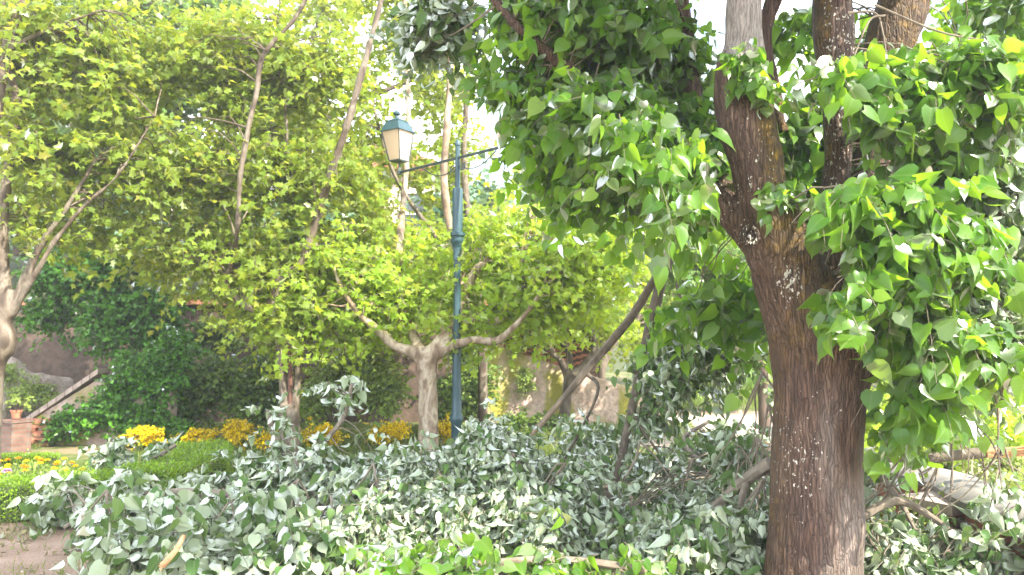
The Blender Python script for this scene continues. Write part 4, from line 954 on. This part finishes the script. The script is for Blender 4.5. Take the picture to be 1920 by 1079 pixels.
far_tree(40, 19, 480, [(60, 0, 0, 180, 90, 1.2, 20), (20, 150, 0, 150, 180, 1.6, 34), (60, 380, 0, 130, 100, 1.3, 24), (-120, 300, 0, 120, 200, 1.3, 16)], 42, 'leafy tree on the slope at the far left edge')
far_tree(560, 19, 480, [(540, 200, 0, 110, 190, 1.6, 34), (620, 400, 0, 100, 90, 1.3, 16), (600, 20, 0, 80, 60, 1.3, 8), (830, 130, 0, 90, 110, 1.2, 7)], 43, 'light leafy tree on the slope right behind the long slanting plane limb', 'plane_leaf')
far_tree(880, 19, 520, [(870, 400, 0, 75, 90, 1.4, 22), (900, 520, 0, 90, 60, 1.2, 16)], 44, 'bluish green conical tree on the slope behind the lamp sleeve', 'blue_leaf')
far_tree(1080, 24, 640, [(1080, 330, 0, 170, 190, 2.4, 52), (1220, 430, 0, 130, 150, 2.0, 30), (1000, 550, 0, 120, 70, 1.6, 20), (1130, 130, 0, 130, 110, 2.0, 20)], 45, 'tall sunlit tree far behind the bright plane foliage', 'plane_leaf', .24)
far_tree(1350, 26, 690, [(1330, 400, 0, 140, 220, 2.4, 40), (1440, 540, 0, 130, 130, 2.0, 26), (1250, 600, 0, 100, 70, 1.6, 14)], 46, 'dense tree far beyond the path behind the hanging branch', 'far_leaf', .24)
far_tree(1560, 24, 700, [(1540, 520, 0, 120, 130, 2.0, 24), (1700, 600, 0, 140, 130, 2.0, 24), (1850, 560, 2, 110, 150, 2.0, 16)], 47, 'leafy tree far behind the big lime trunk', 'plane_leaf', .24)
far_tree(430, 16.5, 480, [(400, 430, 0, 90, 60, .9, 16), (560, 450, 0, 90, 60, .9, 14), (240, 420, 0, 60, 40, .6, 6)], 48, 'low bluish bush on the terrace edge behind the double trunked plane', 'blue_leaf', .14)
far_tree(740, 16.8, 520, [(700, 560, 0, 110, 35, .6, 14), (800, 500, 0, 70, 40, .6, 8)], 49, 'low leafy bush on the terrace edge above the coping by the lamp', 'plane_leaf', .14)

# ================================================================== SHRUBS, IVY, HEDGES
def bush(name, label, cat, blobs, mat, seed, kind='broad', size=.07, sprays=8, per=10, slen=.22, cl_r=.22, group=None, base=None, facing=(0.2, -1, .3), droop=.3, zmin=0.0, face=.5, hang=.3, leafn='leaves', wood='dark_bark', gloss=None):
    b = blobs[0]; p = P(b[0], b[1], b[2]); x0 = np.array([p[0], p[1] + .1, zmin])
    r = empty(name, x0, label, cat, group)
    sk = [x0 + np.array([0, 0, .03])]
    for q in blobs:
        c = P(q[0], q[1], q[2]); sk += [np.array([c[0], c[1], zmin + .03]), np.array([c[0], c[1], c[2] * .6 + zmin * .4]), c]
    foliage(r, blobs, sk, kind, M[mat], M[wood], seed, size=size, sprays=sprays, per=per, slen=slen, cl_r=cl_r, droop=droop, hang=hang, face=face, facing=facing, twig_r=.003, branch_r=.010, zmin=zmin, leaf_name=leafn, twig_name='stems')
    return r
bush('climbing_ivy', 'huge dark glossy ivy mass tumbling over the wall above the stair at left', 'ivy',
     [(130, 520, 13.2, 100, 60, .6, 60), (240, 500, 13.0, 90, 60, .6, 55), (220, 590, 12.8, 90, 60, .5, 55), (290, 600, 12.7, 60, 90, .4, 42), (100, 590, 13.6, 80, 50, .4, 24), (200, 640, 12.5, 16, 18, .12, 4), (270, 700, 12.6, 50, 60, .3, 26), (170, 470, 13.4, 120, 35, .5, 24), (330, 680, 12.8, 25, 90, .3, 16)],
     'ivy', 51, size=.085, sprays=8, per=11, slen=.28, cl_r=.26, zmin=0)
bush('climbing_ivy', 'bright green ivy covering the sloping stair parapet behind the flower bed', 'ivy',
     [(120, 800, 11.8, 40, 24, .12, 14), (170, 780, 11.8, 55, 45, .16, 26), (215, 770, 11.8, 50, 50, .18, 26), (245, 790, 11.75, 40, 40, .2, 16), (240, 730, 11.9, 45, 35, .15, 16), (255, 690, 11.9, 50, 40, .15, 20), (300, 720, 11.9, 50, 70, .2, 36), (290, 790, 11.8, 50, 40, .2, 22), (325, 660, 11.9, 30, 60, .15, 14), (215, 722, 11.85, 30, 20, .1, 9)],
     'ivy', 52, size=.062, sprays=8, per=10, slen=.18, cl_r=.16)
bush('evergreen_shrub', 'dark olive glossy-leaved shrub left of the split plane trunk', 'shrub',
     [(400, 720, 12.6, 80, 70, .4, 56), (470, 740, 12.5, 70, 70, .4, 42), (350, 760, 12.7, 50, 50, .3, 20), (400, 630, 13.4, 70, 40, .4, 20), (510, 680, 12.8, 50, 60, .3, 20), (500, 770, 12.4, 50, 30, .3, 12)],
     'shrub', 53, size=.07, slen=.22)
bush('evergreen_shrub', 'pale yellow-green bushy shrub between the two plane trunks', 'shrub',
     [(640, 720, 12.0, 75, 70, .5, 50), (720, 730, 12.0, 60, 65, .5, 40), (590, 750, 12.1, 40, 50, .3, 16), (690, 670, 12.2, 70, 40, .4, 20)],
     'shrub_pale', 54, kind='small', size=.07)
bush('evergreen_shrub', 'column of dense green creeper behind the lamp post at the wall corner', 'shrub',
     [(860, 740, 12.8, 50, 70, .4, 36), (893, 720, 13.2, 25, 80, .4, 22), (880, 660, 13.4, 50, 30, .3, 14), (830, 780, 12.6, 30, 30, .3, 8)],
     'shrub', 55, size=.065)
bush('evergreen_shrub', 'low dark green shrub between the yellow flower clumps left of the split trunk', 'shrub',
     [(335, 810, 11.6, 30, 22, .2, 10)], 'ivy', 56, kind='small', size=.06, slen=.15, cl_r=.12)
bush('rockery_plant', 'yellowish wispy plant growing between the rocks at the left edge', 'plant',
     [(60, 735, 12.3, 45, 30, .2, 16), (15, 700, 12.4, 30, 20, .2, 8), (95, 760, 12.2, 25, 20, .15, 6)], 'shrub_pale', 57, kind='small', size=.05, slen=.2, cl_r=.12)
bush('wall_creeper', 'yellow-green moss and creeper hanging down the sunlit ramp wall', 'creeper',
     [(985, 700, 14.45, 12, 55, .06, 12), (970, 650, 14.5, 20, 20, .06, 6)], 'shrub_pale', 58, kind='small', size=.05, slen=.16, cl_r=.08)
bush('evergreen_shrub', 'low dark shrub at the foot of the ramp wall right of the lamp', 'shrub',
     [(960, 800, 13.4, 55, 16, .2, 12), (1030, 795, 13.6, 40, 14, .2, 8)], 'shrub', 59, size=.07)
bush('roadside_bush', 'bright yellow-green thicket behind the curved wall at the right edge', 'bush',
     [(1700, 800, 10, 110, 60, .7, 30), (1830, 820, 9.5, 100, 55, .7, 30), (1760, 720, 11, 100, 50, .7, 14), (1900, 850, 8.5, 60, 50, .5, 14), (1660, 870, 9, 60, 40, .5, 12)], 'plane_bright', 60, kind='plane', size=.10, sprays=6, slen=.35, cl_r=.35)
bush('roadside_bush', 'low weeds with thin leaves growing along the curved wall', 'bush',
     [(1760, 1010, 5.6, 80, 20, .2, 8), (1880, 880, 7.0, 60, 25, .3, 10), (1680, 1010, 5.6, 40, 30, .2, 7), (1900, 940, 5.8, 40, 30, .2, 6)], 'shrub_pale', 61, kind='small', size=.06, sprays=6, slen=.3, cl_r=.16)
bush('roadside_bush', 'green bush across the path below the hanging leaves', 'bush',
     [(1270, 700, 17.5, 80, 30, .5, 20), (1370, 705, 17, 70, 25, .5, 16)], 'far_leaf', 62, size=.12)
for i, (a, b, c, d, lab) in enumerate([(275, 823, 34, 13, 'leftmost yellow flower clump, beside the ivy'), (378, 825, 34, 13, 'wide low yellow flower clump left of the peaked one'), (447, 815, 28, 22, 'peaked yellow flower clump, tallest of the row'),
                                       (500, 828, 22, 11, 'yellow flower clump touching the split plane trunk on its left'), (600, 818, 36, 17, 'yellow flower clump just right of the split plane trunk'), (735, 814, 42, 15, 'bright yellow flower clump just left of the cream plane trunk'), (838, 810, 16, 18, 'small yellow flower clump between cream plane trunk and lamp post')]):
    Yb = 11.0 if i != 6 else 11.3
    rr = bush('flowering_shrub', lab, 'flowering shrub', [(a, b - 3, Yb, c * 1.35, d * 1.25, .2, 26 if c > 25 else 14)] + ([(447, 795, Yb, 8, 8, .05, 2)] if i == 2 else []), 'yellow', 70 + i, kind='broad', size=.030, sprays=9, per=12, slen=.10, cl_r=.10, group='yellow flowering clumps along the lawn', leafn='blossom', face=.3)
    bmv = [(a, b + 4, Yb + .05, c * .9, d, .15, 6)]
    foliage(rr, bmv, None, 'small', M['shrub'], None, 170 + i, size=.05, sprays=6, per=8, slen=.12, cl_r=.12, zmin=0.0, leaf_name='leaves')

# clipped box hedge: two lengths
def hedge(name, label, line, half, h, seed, dens=2600, mat='box'):
    rng = np.random.default_rng(seed); ln = catmull(np.array([(x, y, 0) for x, y in line]), 10)
    r = empty(name, ln[len(ln) // 2], label, 'hedge', 'clipped low hedges round the flower bed')
    seg = np.linalg.norm(np.diff(ln, axis=0), axis=1); tot = seg.sum(); n = int(tot * dens * 2)
    u = rng.random(n) * (len(ln) - 1); i = u.astype(int); f = (u - i)[:, None]; c = ln[i] * (1 - f) + ln[i + 1] * f
    t = unit(ln[i + 1] - ln[i]); nr = np.stack([-t[:, 1], t[:, 0], 0 * t[:, 0]], 1)
    # points near the skin of a rounded box section
    a = rng.random(n) * 2 * h + rng.random(n) * 0; per_ = rng.random(n) * (2 * h + 2 * half)
    s = np.where(per_ < h, -half, np.where(per_ < h + 2 * half, per_ - h - half, half)); z = np.where(per_ < h, per_, np.where(per_ < h + 2 * half, h, per_ - h - 2 * half))
    jit = rng.normal(size=(n, 3)) * .018; inner = 1 - .25 * rng.random(n) ** 2
    bump = 1 + .10 * (vnoise(c * 4 + np.array([0, 0, 1.0]), seed) - .5)
    pos = c + nr * (s * inner * bump)[:, None] + np.stack([0 * z, 0 * z, z * (1 - .12 * rng.random(n) ** 2) * bump], 1) + jit
    pos[:, 2] = np.maximum(pos[:, 2], .01)
    out = nr * np.sign(s)[:, None] * (np.abs(s) > half * .8)[:, None] + np.array([0, 0, 1.0]) * (z > h * .8)[:, None] + rng.normal(size=(n, 3)) * .5
    tip = out + rng.normal(size=(n, 3)) * .6 + np.array([0, 0, .4]); nor = rng.normal(size=(n, 3)) * .7 + np.array([0, -.2, .6])
    link('leaves', leaves_mesh('leaves', 'small', pos, tip, nor, .028 * (.7 + .6 * rng.random(n)), rng), M[mat], r)
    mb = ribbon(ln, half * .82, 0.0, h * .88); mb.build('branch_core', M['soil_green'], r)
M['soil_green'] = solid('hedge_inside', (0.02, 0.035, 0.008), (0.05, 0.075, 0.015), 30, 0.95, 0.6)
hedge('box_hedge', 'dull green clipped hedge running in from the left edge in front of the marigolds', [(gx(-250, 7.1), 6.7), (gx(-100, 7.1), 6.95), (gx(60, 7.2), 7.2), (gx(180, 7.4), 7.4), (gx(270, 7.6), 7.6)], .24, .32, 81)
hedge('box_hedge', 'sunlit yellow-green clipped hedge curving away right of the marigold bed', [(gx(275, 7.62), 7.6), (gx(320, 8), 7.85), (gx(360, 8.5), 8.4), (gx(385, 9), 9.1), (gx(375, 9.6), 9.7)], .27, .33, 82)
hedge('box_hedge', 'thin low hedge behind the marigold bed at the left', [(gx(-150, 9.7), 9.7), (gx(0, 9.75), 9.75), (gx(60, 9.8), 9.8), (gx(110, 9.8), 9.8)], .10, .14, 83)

# marigolds and bed plants
rng = np.random.default_rng(9)
def flower(name, label, cat, x, y, h, pet, rad, group, parts=True, seed=0):
    rg = np.random.default_rng(seed); r = empty(name, (x, y, .006), label, cat, group)
    b = np.array([x, y, .006]); t = b + np.array([rg.normal() * .02, rg.normal() * .02, h])
    mb = MB(); mb.tube([b, (b + t) / 2 + np.array([.01, 0, 0]), t], [.004, .003, .003], 5, 3); mb.build('stem', M['grass'], r, True)
    n = 26; a = np.arange(n) * 2.39996; rr = rad * np.sqrt(np.arange(n) / n)
    pos = t + np.stack([np.cos(a) * rr * .35, np.sin(a) * rr * .35, .012 - rr * .2], 1)
    tip = np.stack([np.cos(a), np.sin(a), .9 - 1.0 * rr / rad], 1); nor = np.stack([-np.cos(a) * .5, -np.sin(a) * .5, np.ones(n)], 1)
    link('bloom', leaves_mesh('bloom', 'broad', pos, tip, nor, np.full(n, rad * .85), rg), M[pet], r)
    k = 12; p2 = b + np.stack([rg.normal(size=k) * .015, rg.normal(size=k) * .015, rg.random(k) * h * .75], 1)
    link('leaves', leaves_mesh('leaves', 'small', p2, rg.normal(size=(k, 3)) + np.array([0, 0, .3]), rg.normal(size=(k, 3)) + np.array([0, 0, 1.0]), .05 + .03 * rg.random(k), rg), M['shrub_pale'], r)
fl = [(10, 868, 'yellow'), (22, 866, 'orange'), (45, 862, 'orange'), (58, 866, 'yellow'), (5, 884, 'yellow'), (30, 880, 'yellow'), (47, 878, 'orange'), (84, 866, 'orange'), (95, 864, 'orange'), (88, 872, 'yellow'), (103, 866, 'yellow'), (112, 874, 'orange'), (128, 864, 'yellow'), (57, 884, 'yellow'), (8, 893, 'orange'), (35, 889, 'yellow'),
      (118, 870, 'yellow'), (75, 862, 'yellow'), (192, 869, 'orange'), (163, 884, 'yellow'), (150, 878, 'yellow'), (140, 872, 'orange'), (68, 878, 'orange'), (110, 882, 'yellow'), (20, 876, 'yellow'), (134, 886, 'yellow')]
for i, (a, b, c) in enumerate(fl):
    yy = 7.75 + (900 - b) * .035; hh = max(.1, float(P(a, b, yy)[2])); 
    nth = ['first', 'second', 'third', 'fourth', 'fifth', 'sixth', 'seventh', 'eighth', 'ninth', 'tenth', 'eleventh', 'twelfth', 'thirteenth', 'fourteenth', 'fifteenth', 'sixteenth', 'seventeenth'][sorted(q[0] + q[1] * .001 for q in fl if q[2] == c).index(a + b * .001)]
    flower('marigold', ('orange' if c == 'orange' else 'yellow') + ' marigold behind the dull green hedge, ' + nth + ' of its colour from the left edge', 'marigold', gx(a, yy), yy, hh, c, .032, ('orange' if c == 'orange' else 'yellow') + ' marigolds in the flower bed', seed=i)
flower('aster', 'single mauve flower among the marigolds at the left', 'flower', gx(25, 7.9), 7.9, float(P(25, 886, 7.9)[2]), 'mauve', .045, None, seed=99)
# bed foliage and grass: uncountable
def scatter(name, kind, mat, n, fn, size, seed, up=1.0, label=None):
    rg = np.random.default_rng(seed); pos = fn(rg, n); n = len(pos)
    tip = rg.normal(size=(n, 3)) * .5 + np.array([0, 0, up]); nor = rg.normal(size=(n, 3)) + np.array([0, -.6, .2])
    o = link(name, leaves_mesh(name, kind, pos, tip, nor, size * (.5 + .9 * rg.random(n)), rg), M[mat]); tag(o, label, name.replace('_', ' '), None, 'stuff'); return o
def bedf(rg, n):
    x = gx(-60, 8) + rg.random(n) * (gx(250, 8) - gx(-60, 8)); y = 7.65 + rg.random(n) * 1.5; return np.stack([x, y, .006 + .2 * rg.random(n) * (vnoise(np.stack([x * 5, y * 5, 0 * x], 1), 3))], 1)
scatter('bed_foliage', 'small', 'shrub_pale', 9000, bedf, .06, 91, .5, 'mixed green leaves of the bedding plants under the marigolds')
def lawnf(rg, n):
    x = -9 + rg.random(n) * 12.2; y = 8.9 + rg.random(n) ** 1.3 * 5.5
    k = vnoise(np.stack([x * 1.1, y * 1.1, 0 * x], 1), 8) < .62
    k &= np.abs(x / y * F + 960 - 0) > -9999
    return np.stack([x, y, 0 * x + .0], 1)[k]
scatter('grass', 'grass', 'grass', 90000, lawnf, .09, 92, 1.2, 'short lawn grass in front of the yellow flowers')
def farg(rg, n):
    x = 2 + rg.random(n) * 14; y = 17.3 + rg.random(n) * 5; return np.stack([x, y, 0 * x], 1)
scatter('grass', 'grass', 'grass', 20000, farg, .14, 93, 1.2, 'sunlit grass beyond the gravel path')
def neard(rg, n):
    x = -5 + rg.random(n) * 10; y = 4.2 + rg.random(n) * 4.4; k = (vnoise(np.stack([x * 1.5, y * 1.5, 0 * x], 1), 12) > .60) | ((y > 6.0) & (rg.random(n) < .3))
    return np.stack([x, y, 0 * x - .003], 1)[k]
scatter('grass', 'grass', 'grass', 22000, neard, .06, 94, 1.0, 'thin tufts of grass on the trodden dirt under the branches')
def litf(rg, n):
    x = -5 + rg.random(n) * 10; y = 4.2 + rg.random(n) * 5; return np.stack([x, y, .004 + 0 * x], 1)
o = scatter('leaf_litter', 'broad', 'litter', 2600, litf, .05, 95, 0.02, 'dry leaves and bits scattered over the dirt')

# ================================================================== FALLEN BRANCHES
def bough(label, stems, blobs, seed, size=.085, flip=.72, mat='lime_fallen', group='fallen lime branches', name='fallen_branch', sprays=7, per=8, slen=.30, cl_r=.20, droop=.5, hang=1.5, face=.35, branch_r=.008, wood='twig_lime', kind='wilt', dens=.62, rk=1.0):
    b0 = stems[0][0]; p = P(b0[0], b0[1], b0[2]); r = empty(name, (p[0], p[1], 0), label, 'branch', group)
    mb = MB(); sk = []; rg = np.random.default_rng(seed)
    for l in stems:
        pts = np.array([P(a, b, c) for a, b, c, q in l]); pts[:, 2] = np.maximum(pts[:, 2], .02)
        mb.tube(pts, [q * rk * c / F for a, b, c, q in l], 9, 6, .12, rg); sk += list(catmull(pts, 3))
    mb.build('stem', M[wood], r, True)
    foliage(r, blobs, sk, kind, M[mat], M[wood], seed, dens=dens, size=size, sprays=sprays, per=per, slen=slen, cl_r=cl_r, droop=droop, hang=hang, face=face, flip=flip, jit=.6, svar=.42, twig_r=.0025, branch_r=branch_r, zmin=0.0)
    return r
bough('great heap of silvery leaves in front of the lamp post, largest fallen bough',
      [[(1160, 930, 6.2, 16), (1000, 930, 6.2, 13), (860, 900, 6.3, 10), (740, 900, 6.3, 7), (640, 930, 6.3, 5)], [(1000, 930, 6.2, 9), (900, 960, 5.8, 7), (780, 985, 5.6, 5)]],
      [(930, 860, 6.3, 110, 50, .45, 48), (800, 910, 6.2, 130, 50, .45, 50), (940, 930, 6.0, 130, 60, .4, 46), (670, 945, 6.3, 90, 40, .4, 26), (1050, 920, 6.1, 70, 70, .4, 22), (1010, 1010, 5.6, 110, 40, .3, 26), (830, 1000, 5.6, 110, 40, .3, 26), (700, 1000, 5.5, 80, 40, .3, 18)], 101, size=.060, flip=.8, dens=1.05)
bough('silver-leaved fallen bough lying on the dirt at the lower left',
      [[(560, 960, 5.6, 12), (440, 930, 5.9, 9), (300, 925, 6.2, 7), (200, 950, 6.2, 6), (120, 990, 6.0, 4)], [(440, 930, 5.9, 6), (350, 1000, 5.2, 5), (250, 1030, 5.0, 4)]],
      [(120, 950, 6.9, 60, 25, .3, 11), (250, 955, 6.2, 80, 28, .3, 16), (340, 1000, 5.6, 110, 40, .35, 32), (480, 990, 5.5, 90, 50, .35, 30), (275, 1030, 5.0, 50, 40, .2, 9), (380, 1060, 4.9, 120, 22, .25, 14), (560, 1030, 5.2, 80, 40, .3, 16), (200, 975, 6.2, 40, 22, .2, 6), (190, 1045, 4.9, 25, 25, .12, 3)], 102, size=.085, flip=.82, kind='lime')
bough('fallen bough rising in front of the split plane trunk with pale upright leaf sprays',
      [[(620, 960, 6.4, 10), (560, 880, 6.8, 8), (520, 830, 7.0, 6), (500, 770, 7.0, 4)], [(560, 880, 6.8, 6), (640, 790, 7.0, 4), (660, 720, 7.0, 3)], [(560, 880, 6.8, 6), (440, 900, 6.8, 5)]],
      [(480, 915, 6.8, 80, 40, .35, 26), (550, 900, 6.9, 60, 35, .3, 16), (520, 815, 7.0, 50, 30, .25, 5), (630, 740, 7.0, 35, 30, .15, 4), (600, 880, 6.7, 80, 50, .3, 22), (410, 925, 6.7, 60, 35, .3, 12), (690, 880, 6.8, 60, 35, .3, 10)], 103, size=.07, flip=.8, dens=.45)
bough('small wilted branch dropped on the flower bed behind the hedge',
      [[(330, 835, 8.4, 4), (270, 870, 8.3, 4), (210, 880, 8.3, 3), (190, 850, 8.3, 2)], [(270, 870, 8.3, 3), (300, 890, 8.2, 2)]],
      [(210, 860, 8.3, 30, 25, .2, 9), (255, 880, 8.3, 45, 14, .2, 8), (315, 865, 8.3, 14, 14, .1, 2), (300, 875, 8.1, 30, 12, .1, 3)], 104, size=.08, flip=.85, sprays=5, per=7, slen=.22, cl_r=.14)
bough('greenest fallen bough, along the bottom edge, leaves upper side up',
      [[(1240, 1075, 4.6, 9), (1050, 1050, 4.6, 7), (880, 1060, 4.5, 6), (700, 1070, 4.4, 4)]],
      [(720, 1085, 4.5, 80, 20, .2, 9), (850, 1080, 4.5, 120, 22, .2, 14), (1020, 1085, 4.6, 110, 20, .2, 10), (1170, 1085, 4.6, 100, 22, .2, 8)], 105, size=.075, flip=.35, kind='lime', mat='lime_leaf', sprays=6, per=7, slen=.24, cl_r=.16)
bough('sunlit pale bough heaped beyond the leaning branches, left of the big lime trunk',
      [[(1450, 880, 6.6, 12), (1350, 900, 7.0, 10), (1240, 880, 7.6, 8), (1150, 880, 8.0, 5)], [(1350, 900, 7.0, 7), (1280, 830, 7.6, 5), (1330, 790, 7.8, 3)]],
      [(1330, 865, 7.6, 90, 45, .5, 40), (1240, 900, 7.3, 100, 60, .5, 44), (1380, 900, 7.0, 70, 60, .4, 28), (1110, 850, 8.0, 90, 50, .4, 26), (1290, 970, 6.4, 110, 50, .4, 30), (1150, 990, 6.0, 90, 50, .35, 22), (1400, 960, 6.2, 50, 60, .3, 14)], 106, size=.068, flip=.82)
bough('dark leafy bough at the foot of the big lime trunk on its left side',
      [[(1445, 870, 5.3, 14), (1400, 900, 5.4, 11), (1330, 960, 5.5, 8), (1270, 1020, 5.4, 5)], [(1400, 900, 5.4, 7), (1380, 1000, 5.2, 4), (1410, 1060, 5.0, 3)]],
      [(1390, 1010, 5.2, 50, 50, .25, 16), (1330, 1040, 5.1, 90, 35, .3, 20), (1250, 1030, 5.2, 80, 45, .3, 18), (1390, 850, 6.0, 50, 40, .3, 8)], 107, size=.075, flip=.6)
bough('fallen bough with silvery hanging leaves right of the big lime trunk',
      [[(1600, 980, 5.0, 10), (1680, 940, 5.0, 8), (1760, 980, 4.9, 6), (1850, 1050, 4.7, 4)], [(1625, 860, 5.4, 8), (1680, 930, 5.2, 6), (1720, 1000, 5.0, 4)]],
      [(1740, 1075, 4.8, 90, 35, .25, 24), (1670, 1010, 5.1, 30, 30, .2, 5), (1860, 1070, 4.7, 60, 35, .25, 11), (1648, 900, 5.5, 14, 60, .2, 4), (1650, 1060, 4.8, 40, 35, .2, 8), (1905, 960, 4.7, 30, 40, .2, 4)], 108, size=.072, flip=.7)
bough('hung-up branch whose two bare leaning poles meet at the crown left of the lime trunk',
      [[(1262, 455, 6.8, 8), (1250, 490, 6.8, 10), (1215, 545, 6.8, 11), (1180, 600, 6.85, 11), (1100, 695, 6.9, 10), (1050, 755, 6.95, 8), (1000, 812, 7.0, 7), (960, 860, 7.0, 5)],
       [(1255, 480, 6.8, 11), (1240, 530, 6.75, 14), (1222, 600, 6.7, 14), (1200, 700, 6.65, 13), (1180, 790, 6.6, 11), (1160, 880, 6.5, 10), (1148, 940, 6.5, 8)],
       [(1180, 760, 6.6, 6), (1200, 800, 6.5, 4), (1235, 850, 6.4, 3)], [(1100, 700, 6.9, 6), (1120, 740, 6.8, 4), (1050, 880, 6.8, 3)], [(1222, 600, 6.7, 5), (1300, 650, 6.6, 4), (1450, 668, 6.4, 4)], [(1255, 480, 6.8, 5), (1275, 560, 6.6, 4), (1290, 640, 6.5, 3)]],
      [(1290, 660, 6.6, 60, 40, .35, 12), (1360, 670, 6.5, 70, 40, .35, 16), (1250, 720, 6.6, 50, 60, .3, 14), (1110, 830, 6.8, 40, 40, .3, 5), (1210, 810, 6.6, 50, 40, .3, 5), (1250, 650, 6.6, 30, 60, .2, 4)],
      109, size=.072, flip=.5, rk=.74, wood='dark_pole', name='hanging_branch', group='hung-up branches', hang=1.3, droop=.9)
bough('curtain of sunlit silvery leaves on a drooping branch at the right edge',
      [[(1960, 200, 4.7, 12), (1900, 330, 4.7, 9), (1860, 450, 4.65, 6), (1870, 600, 4.65, 4), (1880, 760, 4.65, 3)], [(1900, 330, 4.7, 6), (1940, 500, 4.7, 4), (1945, 700, 4.65, 3)], [(1860, 450, 4.65, 5), (1800, 560, 4.65, 3), (1790, 700, 4.65, 2.5)]],
      [(1880, 330, 4.7, 50, 80, .25, 16), (1890, 480, 4.7, 60, 90, .25, 18), (1860, 620, 4.65, 60, 70, .2, 10), (1920, 650, 4.7, 40, 100, .2, 8), (1800, 690, 5.6, 60, 60, .2, 8)], 110, dens=.9, size=.08, flip=.7, name='hanging_branch', group='hung-up branches', hang=1.3, droop=.9)
# bare twiggy ends
def twigs(label, roots, seed, mat='twig_lime', spread=60, n=14, r0=3.0):
    rg = np.random.default_rng(seed); p = P(*roots[0]); r = empty('dead_branch', (p[0], p[1], 0), label, 'branch', 'bare twiggy branches')
    mb = MB()
    for k in range(n):
        a, b, c = roots[k % len(roots)]
        q = [P(a, b, c)]; dx = rg.normal() * spread * .5 - spread * .2; dy = spread * (.6 + .8 * rg.random()); x, y, z = a, b, c
        for j in range(4):
            x += dx / 3 + rg.normal() * 8; y += dy / 3 + rg.normal() * 6; z += rg.normal() * .06
            w = P(x, y, z); w[2] = max(w[2], .012); q.append(w)
        mb = MB(); mb.tube(q, np.linspace(r0 * c / F, .0018, 5), 5, 4); mb.build('twig', M[mat], r, True)
twigs('tangle of bare twigs hanging beside the left foot of the lime trunk', [(1430, 700, 5.6), (1440, 760, 5.5), (1445, 870, 5.3), (1420, 820, 5.6), (1430, 900, 5.2)], 31, spread=130, n=20, r0=2.4)
twigs('tangle of thin brown twigs in front of the curved brick wall', [(1700, 850, 5.2), (1760, 870, 5.2), (1640, 860, 5.2), (1830, 800, 5.0), (1780, 800, 5.2), (1880, 830, 4.9)], 32, spread=110, n=26, r0=2.0)
twigs('loose bare sticks sticking out of the fallen leaves in the middle of the heap', [(700, 870, 6.0), (820, 880, 5.9), (960, 850, 6.0), (1060, 870, 5.9), (1200, 830, 6.3), (1300, 860, 6.2)], 33, spread=70, n=16, r0=2.2)
twigs('loose bare sticks sticking out of the fallen leaves at the lower left', [(200, 920, 5.7), (330, 950, 5.2), (450, 930, 5.4), (560, 900, 6.0), (620, 930, 5.6)], 34, spread=70, n=14, r0=2.4)
# broken limb lying on top at the right
r = empty('broken_limb', (gx(1830, 5.8), 5.8, 0), 'horizontal torn limb with orange splintered wood at the right edge', 'branch')
mb = MB(); rg = np.random.default_rng(2)
mb.tube([P(1600, 858, 5.9), P(1680, 862, 5.9), P(1760, 858, 5.8), P(1840, 850, 5.7), P(1880, 848, 5.65)], np.array([5, 7, 9, 10, 9]) * 5.8 / F, 12, 6, .15, rg); mb.build('limb', M['twig_lime'], r, True)
mb = MB()
for k in range(7):
    o_ = rg.normal(size=2) * 4; mb.tube([P(1850, 849 + o_[0], 5.66), P(1900 + 8 * k, 846 + o_[1], 5.6), P(1950 + 10 * k, 838 + 2 * o_[1], 5.5)], [.018, .014, .002], 5, 4, .3, rg)
mb.build('splinters', M['wood_broken'], r)
mb = MB(); mb.tube([P(1618, 856, 5.9), P(1622, 930, 5.9), P(1625, 1020, 5.9)], [.02, .018, .016], 8, 3); mb.build('prop_branch', M['twig_lime'], r)
# torn stick in the lower left heap
r = empty('torn_stick', (gx(320, 4.7), 4.7, 0), 'short orange stick with a torn end poking out of the fallen leaves at lower left', 'stick')
mb = MB(); mb.tube([P(345, 1005, 4.6), P(330, 1032, 4.55), P(304, 1062, 4.5)], [.012, .015, .020], 9, 5, .15, rg); mb.build('stick', M['wood_broken'], r, True)
mb = MB()
for k in range(6): mb.tube([P(306, 1060, 4.5), P(299 + rg.normal() * 4, 1068 + rg.normal() * 4, 4.48)], [.010, .002], 5)
mb.build('torn_end', M['wood_broken'], r)

# added scattering volume; stands in for lens bloom and lifts the shadows
def bloom_veil():
    m, nt, N, L = newmat('bloom_veil_volume'); out = N.new('ShaderNodeOutputMaterial'); v = N.new('ShaderNodeVolumePrincipled')
    v.inputs['Color'].default_value = (.93, .96, 1, 1); v.inputs['Density'].default_value = BLOOM_VEIL; v.inputs['Anisotropy'].default_value = 0.2
    L.new(v.outputs[0], out.inputs['Volume'])
    mb = MB(); mb.box((0, 110, 15.5), (320, 320, 35)); tag(mb.build('bloom_veil', m), kind='stuff')
BLOOM_VEIL = 0.0026
bloom_veil()
